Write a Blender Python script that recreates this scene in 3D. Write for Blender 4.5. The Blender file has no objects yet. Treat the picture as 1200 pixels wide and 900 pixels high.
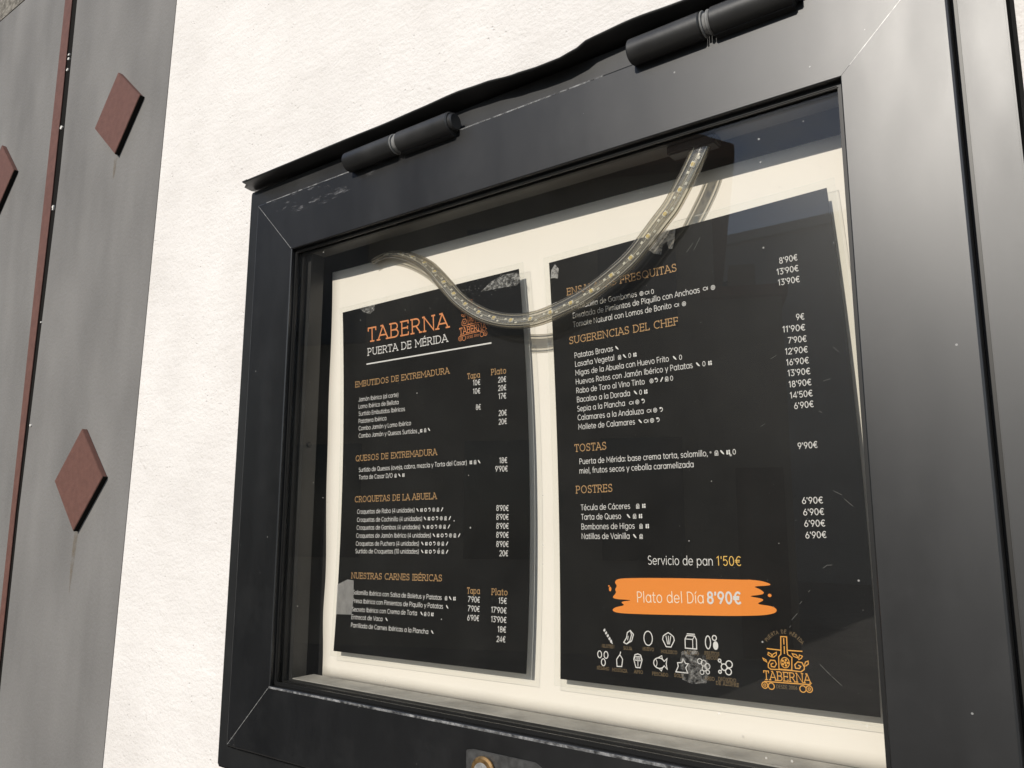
import bpy, bmesh, math, random
from mathutils import Matrix, Vector
random.seed(7)

# ---------------------------------------------------------------- camera, sky, sun, exposure
scene = bpy.context.scene
col = scene.collection
cam_data = bpy.data.cameras.new('camera')
cam = bpy.data.objects.new('camera', cam_data)
col.objects.link(cam)
cam_data.sensor_width = 36.0
cam_data.lens = 28.356
cam_data.clip_start = 0.01
cam_data.clip_end = 500
YAW, PITCH, ROLL = 0.64579, 0.17059, 0.00217
CAM = Vector((0.32861, -0.48254, -0.19455))
cy, sy, cp, sp = math.cos(YAW), math.sin(YAW), math.cos(PITCH), math.sin(PITCH)
fwd = Vector((-sy*cp, cy*cp, sp))
rgt0 = Vector((cy, sy, 0))
up0 = rgt0.cross(fwd)
rgt = math.cos(ROLL)*rgt0 + math.sin(ROLL)*up0
upv = -math.sin(ROLL)*rgt0 + math.cos(ROLL)*up0
cam.matrix_world = Matrix(((rgt.x, upv.x, -fwd.x, CAM.x), (rgt.y, upv.y, -fwd.y, CAM.y),
                           (rgt.z, upv.z, -fwd.z, CAM.z), (0, 0, 0, 1)))
scene.camera = cam

SUN_AZ, SUN_EL = math.radians(0), math.radians(29.5)      # azimuth from the wall's normal, towards +x
to_sun = Vector((math.sin(SUN_AZ)*math.cos(SUN_EL), -math.cos(SUN_AZ)*math.cos(SUN_EL), math.sin(SUN_EL)))
sd = bpy.data.lights.new('sun', 'SUN')
sd.energy = 3.75
sd.angle = math.radians(0.5)
sd.color = (1.0, 0.94, 0.85)
sun = bpy.data.objects.new('sun', sd)
col.objects.link(sun)
sun.rotation_euler = to_sun.to_track_quat('Z', 'Y').to_euler()
sun.location = to_sun*20

world = bpy.data.worlds.new('World')
scene.world = world
world.use_nodes = True
wn, wl = world.node_tree.nodes, world.node_tree.links
wn.clear()
w_out = wn.new('ShaderNodeOutputWorld')
w_bg = wn.new('ShaderNodeBackground')
sky = wn.new('ShaderNodeTexSky')
sky.sky_type = 'NISHITA'
sky.sun_disc = False
sky.sun_elevation = SUN_EL
sky.sun_rotation = math.pi - SUN_AZ
sky.air_density = 1.0
sky.dust_density = 0.4
sky.ozone_density = 2.0
w_bg.inputs['Strength'].default_value = 0.115
w_tc = wn.new('ShaderNodeTexCoord')                       # thin clouds drifting over the sky
w_map = wn.new('ShaderNodeMapping')
w_map.inputs['Location'].default_value = (1.7, 0.4, 0.9)
w_map.inputs['Scale'].default_value = (1.0, 1.0, 2.2)
w_noise = wn.new('ShaderNodeTexNoise')
w_noise.inputs['Scale'].default_value = 5.0
w_noise.inputs['Detail'].default_value = 9.0
w_noise.inputs['Roughness'].default_value = 0.62
w_ramp = wn.new('ShaderNodeValToRGB')
w_ramp.color_ramp.elements[0].position = 0.49
w_ramp.color_ramp.elements[1].position = 0.78
w_mix = wn.new('ShaderNodeMix')
w_mix.data_type = 'RGBA'
w_mix.inputs[7].default_value = (9.0, 9.0, 9.2, 1)
wl.new(w_tc.outputs['Generated'], w_map.inputs['Vector'])
wl.new(w_map.outputs['Vector'], w_noise.inputs['Vector'])
wl.new(w_noise.outputs['Fac'], w_ramp.inputs['Fac'])
wl.new(w_ramp.outputs['Color'], w_mix.inputs[0])
wl.new(sky.outputs['Color'], w_mix.inputs[6])
wl.new(w_mix.outputs[2], w_bg.inputs['Color'])
wl.new(w_bg.outputs['Background'], w_out.inputs['Surface'])

scene.view_settings.view_transform = 'Standard'
scene.view_settings.look = 'None'
scene.view_settings.exposure = 0.0
scene.view_settings.gamma = 1.0
scene.cycles.max_bounces = 10
scene.cycles.transparent_max_bounces = 24
scene.cycles.sample_clamp_indirect = 4.0

# ---------------------------------------------------------------- materials
def new_mat(name):
    m = bpy.data.materials.new(name)
    m.use_nodes = True
    return m, m.node_tree.nodes, m.node_tree.links

def pbr(name, color, rough=0.5, spec=0.5, metal=0.0, var=0.0, var_scale=40.0, bump=0.0, bump_scale=300.0,
        rough_var=0.0, stretch=(1, 1, 1), detail=5.0):
    m, n, l = new_mat(name)
    b = n['Principled BSDF']
    b.inputs['Base Color'].default_value = (*color, 1)
    b.inputs['Roughness'].default_value = rough
    b.inputs['Specular IOR Level'].default_value = spec
    b.inputs['Metallic'].default_value = metal
    tc = n.new('ShaderNodeTexCoord')
    mp = n.new('ShaderNodeMapping')
    mp.inputs['Scale'].default_value = stretch
    l.new(tc.outputs['Object'], mp.inputs['Vector'])
    if var or rough_var:
        t = n.new('ShaderNodeTexNoise')
        t.inputs['Scale'].default_value = var_scale
        t.inputs['Detail'].default_value = detail
        l.new(mp.outputs['Vector'], t.inputs['Vector'])
        if var:
            r = n.new('ShaderNodeMapRange')
            r.inputs[1].default_value, r.inputs[2].default_value = 0.3, 0.7
            r.inputs[3].default_value, r.inputs[4].default_value = 1-var, 1+var
            mx = n.new('ShaderNodeMix')
            mx.data_type = 'RGBA'
            mx.blend_type = 'MULTIPLY'
            mx.inputs[0].default_value = 1
            mx.inputs[6].default_value = (*color, 1)
            l.new(t.outputs['Fac'], r.inputs[0])
            l.new(r.outputs[0], mx.inputs[7])
            l.new(mx.outputs[2], b.inputs['Base Color'])
        if rough_var:
            r = n.new('ShaderNodeMapRange')
            r.inputs[1].default_value, r.inputs[2].default_value = 0.3, 0.7
            r.inputs[3].default_value, r.inputs[4].default_value = rough-rough_var, rough+rough_var
            l.new(t.outputs['Fac'], r.inputs[0])
            l.new(r.outputs[0], b.inputs['Roughness'])
    if bump:
        t = n.new('ShaderNodeTexNoise')
        t.inputs['Scale'].default_value = bump_scale
        t.inputs['Detail'].default_value = 5
        l.new(mp.outputs['Vector'], t.inputs['Vector'])
        bp = n.new('ShaderNodeBump')
        bp.inputs['Strength'].default_value = 1.0
        bp.inputs['Distance'].default_value = bump
        l.new(t.outputs['Fac'], bp.inputs['Height'])
        l.new(bp.outputs['Normal'], b.inputs['Normal'])
    return m

def plaster_material():
    m, n, l = new_mat('white_plaster')
    b = n['Principled BSDF']
    b.inputs['Roughness'].default_value = 0.9
    b.inputs['Specular IOR Level'].default_value = 0.2
    tc = n.new('ShaderNodeTexCoord')
    def noise(scale, detail, rough=0.55, vec=None):
        t = n.new('ShaderNodeTexNoise')
        t.inputs['Scale'].default_value = scale
        t.inputs['Detail'].default_value = detail
        t.inputs['Roughness'].default_value = rough
        l.new(vec or tc.outputs['Object'], t.inputs['Vector'])
        return t.outputs['Fac']
    mp = n.new('ShaderNodeMapping')                       # slanting trowel marks
    mp.inputs['Rotation'].default_value = (0, math.radians(-50), 0)
    mp.inputs['Scale'].default_value = (9, 1, 34)
    l.new(tc.outputs['Object'], mp.inputs['Vector'])
    fine, mid, trowel = noise(260, 6, 0.6), noise(46, 5), noise(2.6, 5, 0.6, mp.outputs['Vector'])
    vor = n.new('ShaderNodeTexVoronoi')
    vor.inputs['Scale'].default_value = 150
    l.new(tc.outputs['Object'], vor.inputs['Vector'])
    pit = n.new('ShaderNodeMapRange')
    pit.inputs[1].default_value, pit.inputs[2].default_value = 0.0, 0.22
    pit.inputs[3].default_value, pit.inputs[4].default_value = -0.8, 0
    l.new(vor.outputs['Distance'], pit.inputs[0])
    gate = n.new('ShaderNodeMapRange')
    gate.inputs[1].default_value, gate.inputs[2].default_value = 0.55, 0.62
    l.new(noise(30, 3), gate.inputs[0])
    pg = n.new('ShaderNodeMath'); pg.operation = 'MULTIPLY'
    l.new(pit.outputs[0], pg.inputs[0]); l.new(gate.outputs[0], pg.inputs[1])
    def madd(a, k, c):
        x = n.new('ShaderNodeMath'); x.operation = 'MULTIPLY_ADD'
        l.new(a, x.inputs[0]); x.inputs[1].default_value = k
        if c is None: x.inputs[2].default_value = 0
        else: l.new(c, x.inputs[2])
        return x.outputs[0]
    # hairline scratches: short stretches of a noise contour line
    cn = noise(5.5, 3, 0.5)
    cs_ = n.new('ShaderNodeMath'); cs_.operation = 'SUBTRACT'; l.new(cn, cs_.inputs[0]); cs_.inputs[1].default_value = 0.5
    ca = n.new('ShaderNodeMath'); ca.operation = 'ABSOLUTE'; l.new(cs_.outputs[0], ca.inputs[0])
    cm = n.new('ShaderNodeMapRange'); cm.inputs[1].default_value, cm.inputs[2].default_value = 0.0008, 0.0035
    cm.inputs[3].default_value, cm.inputs[4].default_value = 1.0, 0.0
    l.new(ca.outputs[0], cm.inputs[0])
    cg = n.new('ShaderNodeMapRange'); cg.inputs[1].default_value, cg.inputs[2].default_value = 0.63, 0.70
    l.new(noise(19, 3), cg.inputs[0])
    crack = n.new('ShaderNodeMath'); crack.operation = 'MULTIPLY'
    l.new(cm.outputs[0], crack.inputs[0]); l.new(cg.outputs[0], crack.inputs[1])
    h = madd(crack.outputs[0], -0.35, None); h = madd(fine, 0.75, h); h = madd(mid, 1.0, h); h = madd(trowel, 0.7, h); h = madd(pg.outputs[0], 0.8, h)
    bp = n.new('ShaderNodeBump')
    bp.inputs['Distance'].default_value = 0.0015
    l.new(h, bp.inputs['Height'])
    l.new(bp.outputs['Normal'], b.inputs['Normal'])
    ramp = n.new('ShaderNodeValToRGB')
    ramp.color_ramp.elements[0].position, ramp.color_ramp.elements[0].color = 0.3, (0.72, 0.69, 0.660, 1)
    ramp.color_ramp.elements[1].position, ramp.color_ramp.elements[1].color = 0.65, (0.805, 0.775, 0.745, 1)
    l.new(noise(8, 5), ramp.inputs['Fac'])
    grime = n.new('ShaderNodeMapRange')
    grime.inputs[1].default_value, grime.inputs[2].default_value = 0.5, 0.8
    grime.inputs[3].default_value, grime.inputs[4].default_value = 0.0, 0.28
    l.new(noise(3.1, 7, 0.65), grime.inputs[0])
    gmx = n.new('ShaderNodeMath'); gmx.operation = 'MULTIPLY_ADD'; gmx.inputs[1].default_value = 0.28
    l.new(crack.outputs[0], gmx.inputs[0]); l.new(grime.outputs[0], gmx.inputs[2])
    cmx = n.new('ShaderNodeMix'); cmx.data_type = 'RGBA'; cmx.inputs[7].default_value = (0.50, 0.46, 0.42, 1)
    l.new(gmx.outputs[0], cmx.inputs[0]); l.new(ramp.outputs['Color'], cmx.inputs[6])
    l.new(cmx.outputs[2], b.inputs['Base Color'])
    return m

def grey_paint_material():
    m, n, l = new_mat('grey_painted_render')
    b = n['Principled BSDF']
    b.inputs['Roughness'].default_value = 0.72
    b.inputs['Specular IOR Level'].default_value = 0.3
    tc = n.new('ShaderNodeTexCoord')
    def noise(scale, detail, stretch):
        mp = n.new('ShaderNodeMapping'); mp.inputs['Scale'].default_value = stretch
        l.new(tc.outputs['Object'], mp.inputs['Vector'])
        t = n.new('ShaderNodeTexNoise')
        t.inputs['Scale'].default_value = scale
        t.inputs['Detail'].default_value = detail
        l.new(mp.outputs['Vector'], t.inputs['Vector'])
        return t.outputs['Fac']
    ramp = n.new('ShaderNodeValToRGB')
    ramp.color_ramp.elements[0].position, ramp.color_ramp.elements[0].color = 0.28, (0.160, 0.155, 0.149, 1)
    ramp.color_ramp.elements[1].position, ramp.color_ramp.elements[1].color = 0.72, (0.222, 0.215, 0.206, 1)
    l.new(noise(7, 6, (1.6, 1, 0.7)), ramp.inputs['Fac'])
    # rain streaks: narrow dark runs down the paint
    st = n.new('ShaderNodeMapRange')
    st.inputs[1].default_value, st.inputs[2].default_value = 0.56, 0.75
    st.inputs[3].default_value, st.inputs[4].default_value = 1.0, 0.88
    l.new(noise(4, 5, (3.5, 1, 0.6)), st.inputs[0])
    mx = n.new('ShaderNodeMix'); mx.data_type = 'RGBA'; mx.blend_type = 'MULTIPLY'; mx.inputs[0].default_value = 1
    l.new(ramp.outputs['Color'], mx.inputs[6]); l.new(st.outputs[0], mx.inputs[7])
    l.new(mx.outputs[2], b.inputs['Base Color'])
    bp = n.new('ShaderNodeBump'); bp.inputs['Distance'].default_value = 0.0006
    l.new(noise(220, 5, (1, 1, 1)), bp.inputs['Height'])
    l.new(bp.outputs['Normal'], b.inputs['Normal'])
    return m

def clear_material(name, tint=(1, 1, 1), base=0.04, haze=0.0, haze_col=(1, 1, 1), rough=0.0, specks=False, gain=0.9, patch=None, pstretch=None):
    """Thin clear sheet: transparent, mirror-like at grazing angles, with some dusty film."""
    m, n, l = new_mat(name)
    n.remove(n['Principled BSDF'])
    out = n['Material Output']
    lw = n.new('ShaderNodeLayerWeight'); lw.inputs['Blend'].default_value = 0.5
    pw = n.new('ShaderNodeMath'); pw.operation = 'POWER'; pw.inputs[1].default_value = 5
    l.new(lw.outputs['Facing'], pw.inputs[0])
    ma = n.new('ShaderNodeMath'); ma.operation = 'MULTIPLY_ADD'
    ma.inputs[1].default_value = gain; ma.inputs[2].default_value = base
    l.new(pw.outputs[0], ma.inputs[0])
    tr = n.new('ShaderNodeBsdfTransparent'); tr.inputs['Color'].default_value = (*tint, 1)
    gl = n.new('ShaderNodeBsdfGlossy'); gl.inputs['Roughness'].default_value = rough
    mix = n.new('ShaderNodeMixShader')
    l.new(ma.outputs[0], mix.inputs[0]); l.new(tr.outputs[0], mix.inputs[1]); l.new(gl.outputs[0], mix.inputs[2])
    last = mix.outputs[0]
    if haze or specks or patch:
        df = n.new('ShaderNodeBsdfDiffuse'); df.inputs['Color'].default_value = (*haze_col, 1)
        hz = n.new('ShaderNodeMixShader'); hz.inputs[0].default_value = haze
        tc = n.new('ShaderNodeTexCoord')
        if specks:
            v = n.new('ShaderNodeTexVoronoi'); v.inputs['Scale'].default_value = 75
            l.new(tc.outputs['Object'], v.inputs['Vector'])
            sep = n.new('ShaderNodeSeparateColor'); l.new(v.outputs['Color'], sep.inputs[0])
            thr = n.new('ShaderNodeMapRange')
            thr.inputs[1].default_value, thr.inputs[2].default_value = 0.72, 1.0
            thr.inputs[3].default_value, thr.inputs[4].default_value = 0.0, 0.055
            l.new(sep.outputs[0], thr.inputs[0])
            lt = n.new('ShaderNodeMath'); lt.operation = 'LESS_THAN'
            l.new(v.outputs['Distance'], lt.inputs[0]); l.new(thr.outputs[0], lt.inputs[1])
            sc = n.new('ShaderNodeMath'); sc.operation = 'MULTIPLY_ADD'; sc.inputs[1].default_value = 0.35
            ns = n.new('ShaderNodeTexNoise'); ns.inputs['Scale'].default_value = 14; ns.inputs['Detail'].default_value = 6
            l.new(tc.outputs['Object'], ns.inputs['Vector'])
            nm = n.new('ShaderNodeMapRange')
            nm.inputs[1].default_value, nm.inputs[2].default_value = 0.3, 0.75
            nm.inputs[3].default_value, nm.inputs[4].default_value = haze*0.4, haze*1.8
            l.new(ns.outputs['Fac'], nm.inputs[0])
            l.new(lt.outputs[0], sc.inputs[0]); l.new(nm.outputs[0], sc.inputs[2])
            l.new(sc.outputs[0], hz.inputs[0])
        if patch:                                             # dried glue and torn film: broken, grainy cover
            ns = n.new('ShaderNodeTexNoise'); ns.inputs['Scale'].default_value = patch[0]; ns.inputs['Detail'].default_value = 8
            ns.inputs['Roughness'].default_value = 0.7
            pm = n.new('ShaderNodeMapping'); pm.inputs['Scale'].default_value = pstretch or (1, 1, 1)
            pm.inputs['Rotation'].default_value = (0, math.radians(12) if pstretch else 0, 0)
            l.new(tc.outputs['Object'], pm.inputs['Vector']); l.new(pm.outputs['Vector'], ns.inputs['Vector'])
            nm = n.new('ShaderNodeMapRange')
            nm.inputs[1].default_value, nm.inputs[2].default_value = patch[1], patch[2]
            nm.inputs[3].default_value, nm.inputs[4].default_value = patch[3], patch[4]
            l.new(ns.outputs['Fac'], nm.inputs[0]); l.new(nm.outputs[0], hz.inputs[0])
        l.new(last, hz.inputs[1]); l.new(df.outputs[0], hz.inputs[2])
        last = hz.outputs[0]
    l.new(last, out.inputs['Surface'])
    return m

M_PLASTER = plaster_material()
M_GREY = grey_paint_material()
M_STONE = pbr('rough_grey_stone', (0.20, 0.185, 0.16), 0.9, 0.2, var=0.45, var_scale=90, bump=0.006, bump_scale=120)
M_TILE = pbr('oxide_red_tile', (0.138, 0.066, 0.052), 0.6, 0.35, var=0.12, var_scale=120, bump=0.0002, bump_scale=500)
M_JOINT_SHADE = pbr('joint_and_tile_shade', (0.012, 0.011, 0.010), 0.9, 0.1)  # joint colour, also the painted shade on the tiles' lower edges
M_FILLER = pbr('white_filler', (0.7, 0.68, 0.64), 0.9, 0.2)
M_FRAME = pbr('black_anodised_aluminium', (0.0035, 0.0037, 0.0042), 0.39, 1.0, metal=0.0, rough_var=0.03, var=0.25, var_scale=10, stretch=(3, 1, 0.8),
              bump=0.00002, bump_scale=2600)
M_RIM = pbr('black_painted_rim', (0.0065, 0.0068, 0.007), 0.43, 1.0, rough_var=0.03, var=0.25, var_scale=10, stretch=(3, 1, 0.8), bump=0.00002, bump_scale=2400)
def add_flecks(m, scale=130, amount=0.93, size=0.10, shade=0.22):
    """Sparse pale dust flecks on a dark coat."""
    n, l = m.node_tree.nodes, m.node_tree.links
    b = n['Principled BSDF']
    tc = n.new('ShaderNodeTexCoord')
    v = n.new('ShaderNodeTexVoronoi'); v.inputs['Scale'].default_value = scale
    l.new(tc.outputs['Object'], v.inputs['Vector'])
    sep = n.new('ShaderNodeSeparateColor'); l.new(v.outputs['Color'], sep.inputs[0])
    thr = n.new('ShaderNodeMapRange')
    thr.inputs[1].default_value, thr.inputs[2].default_value = amount, 1.0
    thr.inputs[3].default_value, thr.inputs[4].default_value = 0.0, size
    l.new(sep.outputs[0], thr.inputs[0])
    lt = n.new('ShaderNodeMath'); lt.operation = 'LESS_THAN'
    l.new(v.outputs['Distance'], lt.inputs[0]); l.new(thr.outputs[0], lt.inputs[1])
    dust = n.new('ShaderNodeTexNoise'); dust.inputs['Scale'].default_value = 24; dust.inputs['Detail'].default_value = 8
    dust.inputs['Roughness'].default_value = 0.7
    l.new(tc.outputs['Object'], dust.inputs['Vector'])
    dm = n.new('ShaderNodeMapRange')
    dm.inputs[1].default_value, dm.inputs[2].default_value = 0.48, 0.85
    dm.inputs[3].default_value, dm.inputs[4].default_value = 0.0, 0.045
    l.new(dust.outputs['Fac'], dm.inputs[0])
    mxm = n.new('ShaderNodeMath'); mxm.operation = 'MAXIMUM'
    l.new(lt.outputs[0], mxm.inputs[0]); l.new(dm.outputs[0], mxm.inputs[1])
    src = b.inputs['Base Color'].links[0].from_socket
    mx = n.new('ShaderNodeMix'); mx.data_type = 'RGBA'
    mx.inputs[7].default_value = (shade, shade, shade*0.97, 1)
    l.new(mxm.outputs[0], mx.inputs[0]); l.new(src, mx.inputs[6]); l.new(mx.outputs[2], b.inputs['Base Color'])
add_flecks(M_FRAME); add_flecks(M_RIM)
for m_ in (M_FRAME, M_RIM): m_.node_tree.nodes['Principled BSDF'].inputs['IOR'].default_value = 1.46
M_HOOD = pbr('black_sheet_metal', (0.020, 0.020, 0.020), 0.45, 0.7, var=0.4, var_scale=25, rough_var=0.08, bump=0.0004, bump_scale=30)
M_RUBBER = pbr('black_rubber', (0.008, 0.008, 0.008), 0.45, 0.4)
M_SIDE_SHADE = pbr('matt_black_side_shade', (0.005, 0.005, 0.005), 0.95, 0.05, bump=0.0005, bump_scale=150)  # near black standing in for shade on rim and door sides
M_BACK = pbr('black_back_board', (0.007, 0.0068, 0.0065), 0.6, 0.3, var=0.3, var_scale=60)
M_LINING = pbr('dark_lining_metal', (0.022, 0.0215, 0.020), 0.42, 0.5, var=0.2, var_scale=30)
M_LINING_LIT = pbr('lit_lining_metal', (0.075, 0.073, 0.066), 0.45, 0.5, var=0.25, var_scale=20)  # lighter copy of the lining metal, bounced light put into the colour
M_SILL = pbr('dusty_grey_sill', (0.33, 0.315, 0.28), 0.8, 0.3, var=0.25, var_scale=45, bump=0.0002, bump_scale=400)
M_BARE = pbr('bare_worn_metal', (0.34, 0.34, 0.33), 0.45, 0.5, metal=0.3, var=0.5, var_scale=300)
M_STEEL = pbr('scuffed_steel', (0.22, 0.22, 0.215), 0.62, 0.3, metal=0.0, var=0.3, var_scale=200)
M_BRASS = pbr('old_brass', (0.34, 0.21, 0.09), 0.4, 0.5, metal=0.8, var=0.4, var_scale=250)
M_LOCKCOVER = pbr('grey_plastic_cover', (0.055, 0.055, 0.054), 0.4, 0.5, var=0.4, var_scale=200)
M_CARD = pbr('off_white_backing_card', (0.85, 0.80, 0.71), 0.7, 0.25, var=0.035, var_scale=6, bump=0.0004, bump_scale=9)
M_SHEET = pbr('black_printed_paper', (0.0054, 0.0053, 0.0050), 0.32, 0.35, var=0.3, var_scale=35, bump=0.00003, bump_scale=9, detail=2)
M_WHITE = pbr('white_print', (0.68, 0.665, 0.63), 0.4, 0.4)
M_ORANGE = pbr('orange_print', (0.68, 0.26, 0.10), 0.4, 0.4)
M_EMBLEM = pbr('emblem_print', (0.70, 0.34, 0.07), 0.4, 0.4)
M_GOLD = pbr('gold_print', (0.43, 0.26, 0.115), 0.4, 0.4)
M_YELLOW = pbr('yellow_print', (0.80, 0.50, 0.12), 0.4, 0.4)
M_BANNER = pbr('orange_brush_print', (0.80, 0.255, 0.040), 0.4, 0.4)
M_CREAM = pbr('cream_print', (0.88, 0.74, 0.55), 0.4, 0.4)
M_FADED = pbr('faded_gold_print', (0.24, 0.17, 0.09), 0.4, 0.4)
M_GLASS = clear_material('pane_glass', (0.99, 0.99, 0.985), 0.042, 0.0028, (0.9, 0.88, 0.82), specks=True)
M_FILM = clear_material('laminate_film', (0.975, 0.98, 0.965), 0.04, 0.05, (0.88, 0.87, 0.82), rough=0.1)
M_SLEEVE = clear_material('clear_vinyl_sleeve', (0.92, 0.91, 0.88), 0.09, 0.05, (0.90, 0.88, 0.82), rough=0.06, gain=0.8)
_n, _l = M_SLEEVE.node_tree.nodes, M_SLEEVE.node_tree.links   # thick clear walls look darker edge-on
_tr = next(x for x in _n if x.type == 'BSDF_TRANSPARENT'); _lw = next(x for x in _n if x.type == 'LAYER_WEIGHT')
_rp = _n.new('ShaderNodeValToRGB')
_rp.color_ramp.elements[0].position, _rp.color_ramp.elements[0].color = 0.25, (0.90, 0.88, 0.82, 1)
_rp.color_ramp.elements[1].position, _rp.color_ramp.elements[1].color = 0.85, (0.50, 0.46, 0.38, 1)
_l.new(_lw.outputs['Facing'], _rp.inputs['Fac']); _l.new(_rp.outputs['Color'], _tr.inputs['Color'])
M_GLINT = pbr('painted_glint', (0.80, 0.78, 0.72), 0.08, 0.9)  # pale colour stands in for highlights on the clear sleeve
M_LEDTAPE = clear_material('milky_led_tape', (0.56, 0.54, 0.49), 0.07, 0.16, (0.88, 0.85, 0.76), rough=0.2)
M_WIRE = pbr('tinned_wire', (0.30, 0.26, 0.18), 0.4, 0.5, metal=0.6)
M_CHIP = pbr('yellow_phosphor', (0.72, 0.55, 0.16), 0.5, 0.5)
M_CHIPBODY = pbr('white_chip_body', (0.85, 0.84, 0.78), 0.3, 0.6)
M_TORN = clear_material('torn_clear_tape', haze_col=(0.62, 0.60, 0.56), haze=0.4, rough=0.3, patch=(260, 0.36, 0.68, 0.15, 0.85))
M_TAPE = clear_material('grey_sticky_tape', haze_col=(0.42, 0.41, 0.39), haze=0.4, rough=0.3, patch=(160, 0.3, 0.7, 0.38, 0.62))
M_SMUDGE = clear_material('dried_smudge', haze_col=(0.5, 0.49, 0.46), haze=0.3, rough=0.3, patch=(300, 0.46, 0.75, 0.0, 0.75))
M_GLUE = clear_material('dried_glue', haze_col=(0.6, 0.59, 0.55), haze=0.3, rough=0.3, patch=(330, 0.44, 0.68, 0.03, 0.65))
M_SCUFF = clear_material('scuffed_paint', haze_col=(0.32, 0.32, 0.33), haze=0.2, rough=0.5, pstretch=(0.35, 1, 1.3), patch=(150, 0.55, 0.80, 0.0, 0.8), base=0.0, gain=0.0)
M_WORN = clear_material('worn_edge', haze_col=(0.42, 0.42, 0.42), haze=0.2, rough=0.5, patch=(140, 0.40, 0.70, 0.05, 0.9), base=0.0, gain=0.0)
M_SCRATCH = pbr('scratch_mark', (0.24, 0.235, 0.22), 0.7, 0.2)
M_PAVING = pbr('street_paving', (0.17, 0.155, 0.135), 0.85, 0.3, var=0.3, var_scale=3, bump=0.004, bump_scale=40)
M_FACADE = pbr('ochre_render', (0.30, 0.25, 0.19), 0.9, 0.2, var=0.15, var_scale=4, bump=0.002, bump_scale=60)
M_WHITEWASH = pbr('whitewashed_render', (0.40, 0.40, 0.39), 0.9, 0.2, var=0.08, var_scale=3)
M_ROOF = pbr('clay_roof', (0.22, 0.10, 0.06), 0.85, 0.2, var=0.3, var_scale=10)
M_WINDOW = pbr('dark_window', (0.02, 0.022, 0.025), 0.1, 0.6)
M_DOORWOOD = pbr('brown_wood', (0.09, 0.05, 0.03), 0.6, 0.4, var=0.3, var_scale=20)

# ---------------------------------------------------------------- object helpers
def link(name, me, mat=None, parent=None, smooth=False):
    o = bpy.data.objects.new(name, me)
    col.objects.link(o)
    if mat: me.materials.append(mat)
    if parent: o.parent = parent
    if smooth:
        for f in me.polygons: f.use_smooth = True
    return o

def mesh(name, verts, faces, mat=None, parent=None, smooth=False, fix=True):
    me = bpy.data.meshes.new(name)
    me.from_pydata([tuple(v) for v in verts], [], faces)
    if fix:
        bm = bmesh.new(); bm.from_mesh(me)
        bmesh.ops.recalc_face_normals(bm, faces=bm.faces)
        bm.to_mesh(me); bm.free()
    me.update()
    return link(name, me, mat, parent, smooth)

def thing(name, label, cat, loc=(0, 0, 0), group=None):
    o = bpy.data.objects.new(name, None)
    col.objects.link(o)
    o.empty_display_size = 0.05
    o.location = loc
    return tag(o, label, cat, group)

def tag(o, label, cat, group=None):
    o['label'] = label
    o['category'] = cat
    if group: o['group'] = group
    return o

class MB:
    """Collects solids that make ONE mesh."""
    def __init__(s): s.v, s.f = [], []
    def add(s, v, f):
        b = len(s.v); s.v += [tuple(q) for q in v]; s.f += [[i+b for i in q] for q in f]
    def box(s, x0, x1, y0, y1, z0, z1):
        s.add([(x0, y0, z0), (x1, y0, z0), (x1, y1, z0), (x0, y1, z0), (x0, y0, z1), (x1, y0, z1), (x1, y1, z1), (x0, y1, z1)],
              [(0, 3, 2, 1), (4, 5, 6, 7), (0, 1, 5, 4), (1, 2, 6, 5), (2, 3, 7, 6), (3, 0, 4, 7)])
    def prism(s, pts, y0, y1):                                 # outline in x, z pushed from y0 to y1
        n = len(pts)
        v = [(x, y0, z) for x, z in pts] + [(x, y1, z) for x, z in pts]
        s.add(v, [list(range(n)), list(range(2*n-1, n-1, -1))] + [[i, i+n, (i+1) % n+n, (i+1) % n] for i in range(n)])
    def cyl(s, a, b, r, n=24, r2=None, bev=0.0):
        a, b = Vector(a), Vector(b); d = (b-a).normalized()
        t = d.orthogonal().normalized(); q = d.cross(t)
        r2 = r if r2 is None else r2
        st = [(a, r-bev), (a+d*bev, r), (b-d*bev, r2), (b, r2-bev)] if bev else [(a, r), (b, r2)]
        v = [p+rr*(math.cos(2*math.pi*i/n)*t+math.sin(2*math.pi*i/n)*q) for p, rr in st for i in range(n)]
        f = [[k*n+i, k*n+(i+1) % n, (k+1)*n+(i+1) % n, (k+1)*n+i] for k in range(len(st)-1) for i in range(n)]
        f += [list(range(n))[::-1], list(range((len(st)-1)*n, len(st)*n))]
        s.add(v, f)
    def build(s, name, mat, parent=None, smooth=False, bevel=0.0):
        o = mesh(name, s.v, s.f, mat, parent, smooth)
        if bevel:
            bm = bmesh.new(); bm.from_mesh(o.data)
            bmesh.ops.bevel(bm, geom=[e for e in bm.edges], offset=bevel, segments=2, affect='EDGES', clamp_overlap=True)
            bm.to_mesh(o.data); bm.free()
        return o

def copy_tree(o, parent=None, shift=(0, 0, 0)):
    c = o.copy(); col.objects.link(c)
    if parent: c.parent = parent
    c.location = Vector(c.location)+Vector(shift)
    for ch in list(o.children): copy_tree(ch, c)
    return c

# ---------------------------------------------------------------- the setting: ground and walls
GROUND_Z = -1.60
g = MB(); g.add([(-150, -200, GROUND_Z), (150, -200, GROUND_Z), (150, 60, GROUND_Z), (-150, 60, GROUND_Z)], [(0, 1, 2, 3)])
g.build('street_ground', M_PAVING)['kind'] = 'structure'

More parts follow.
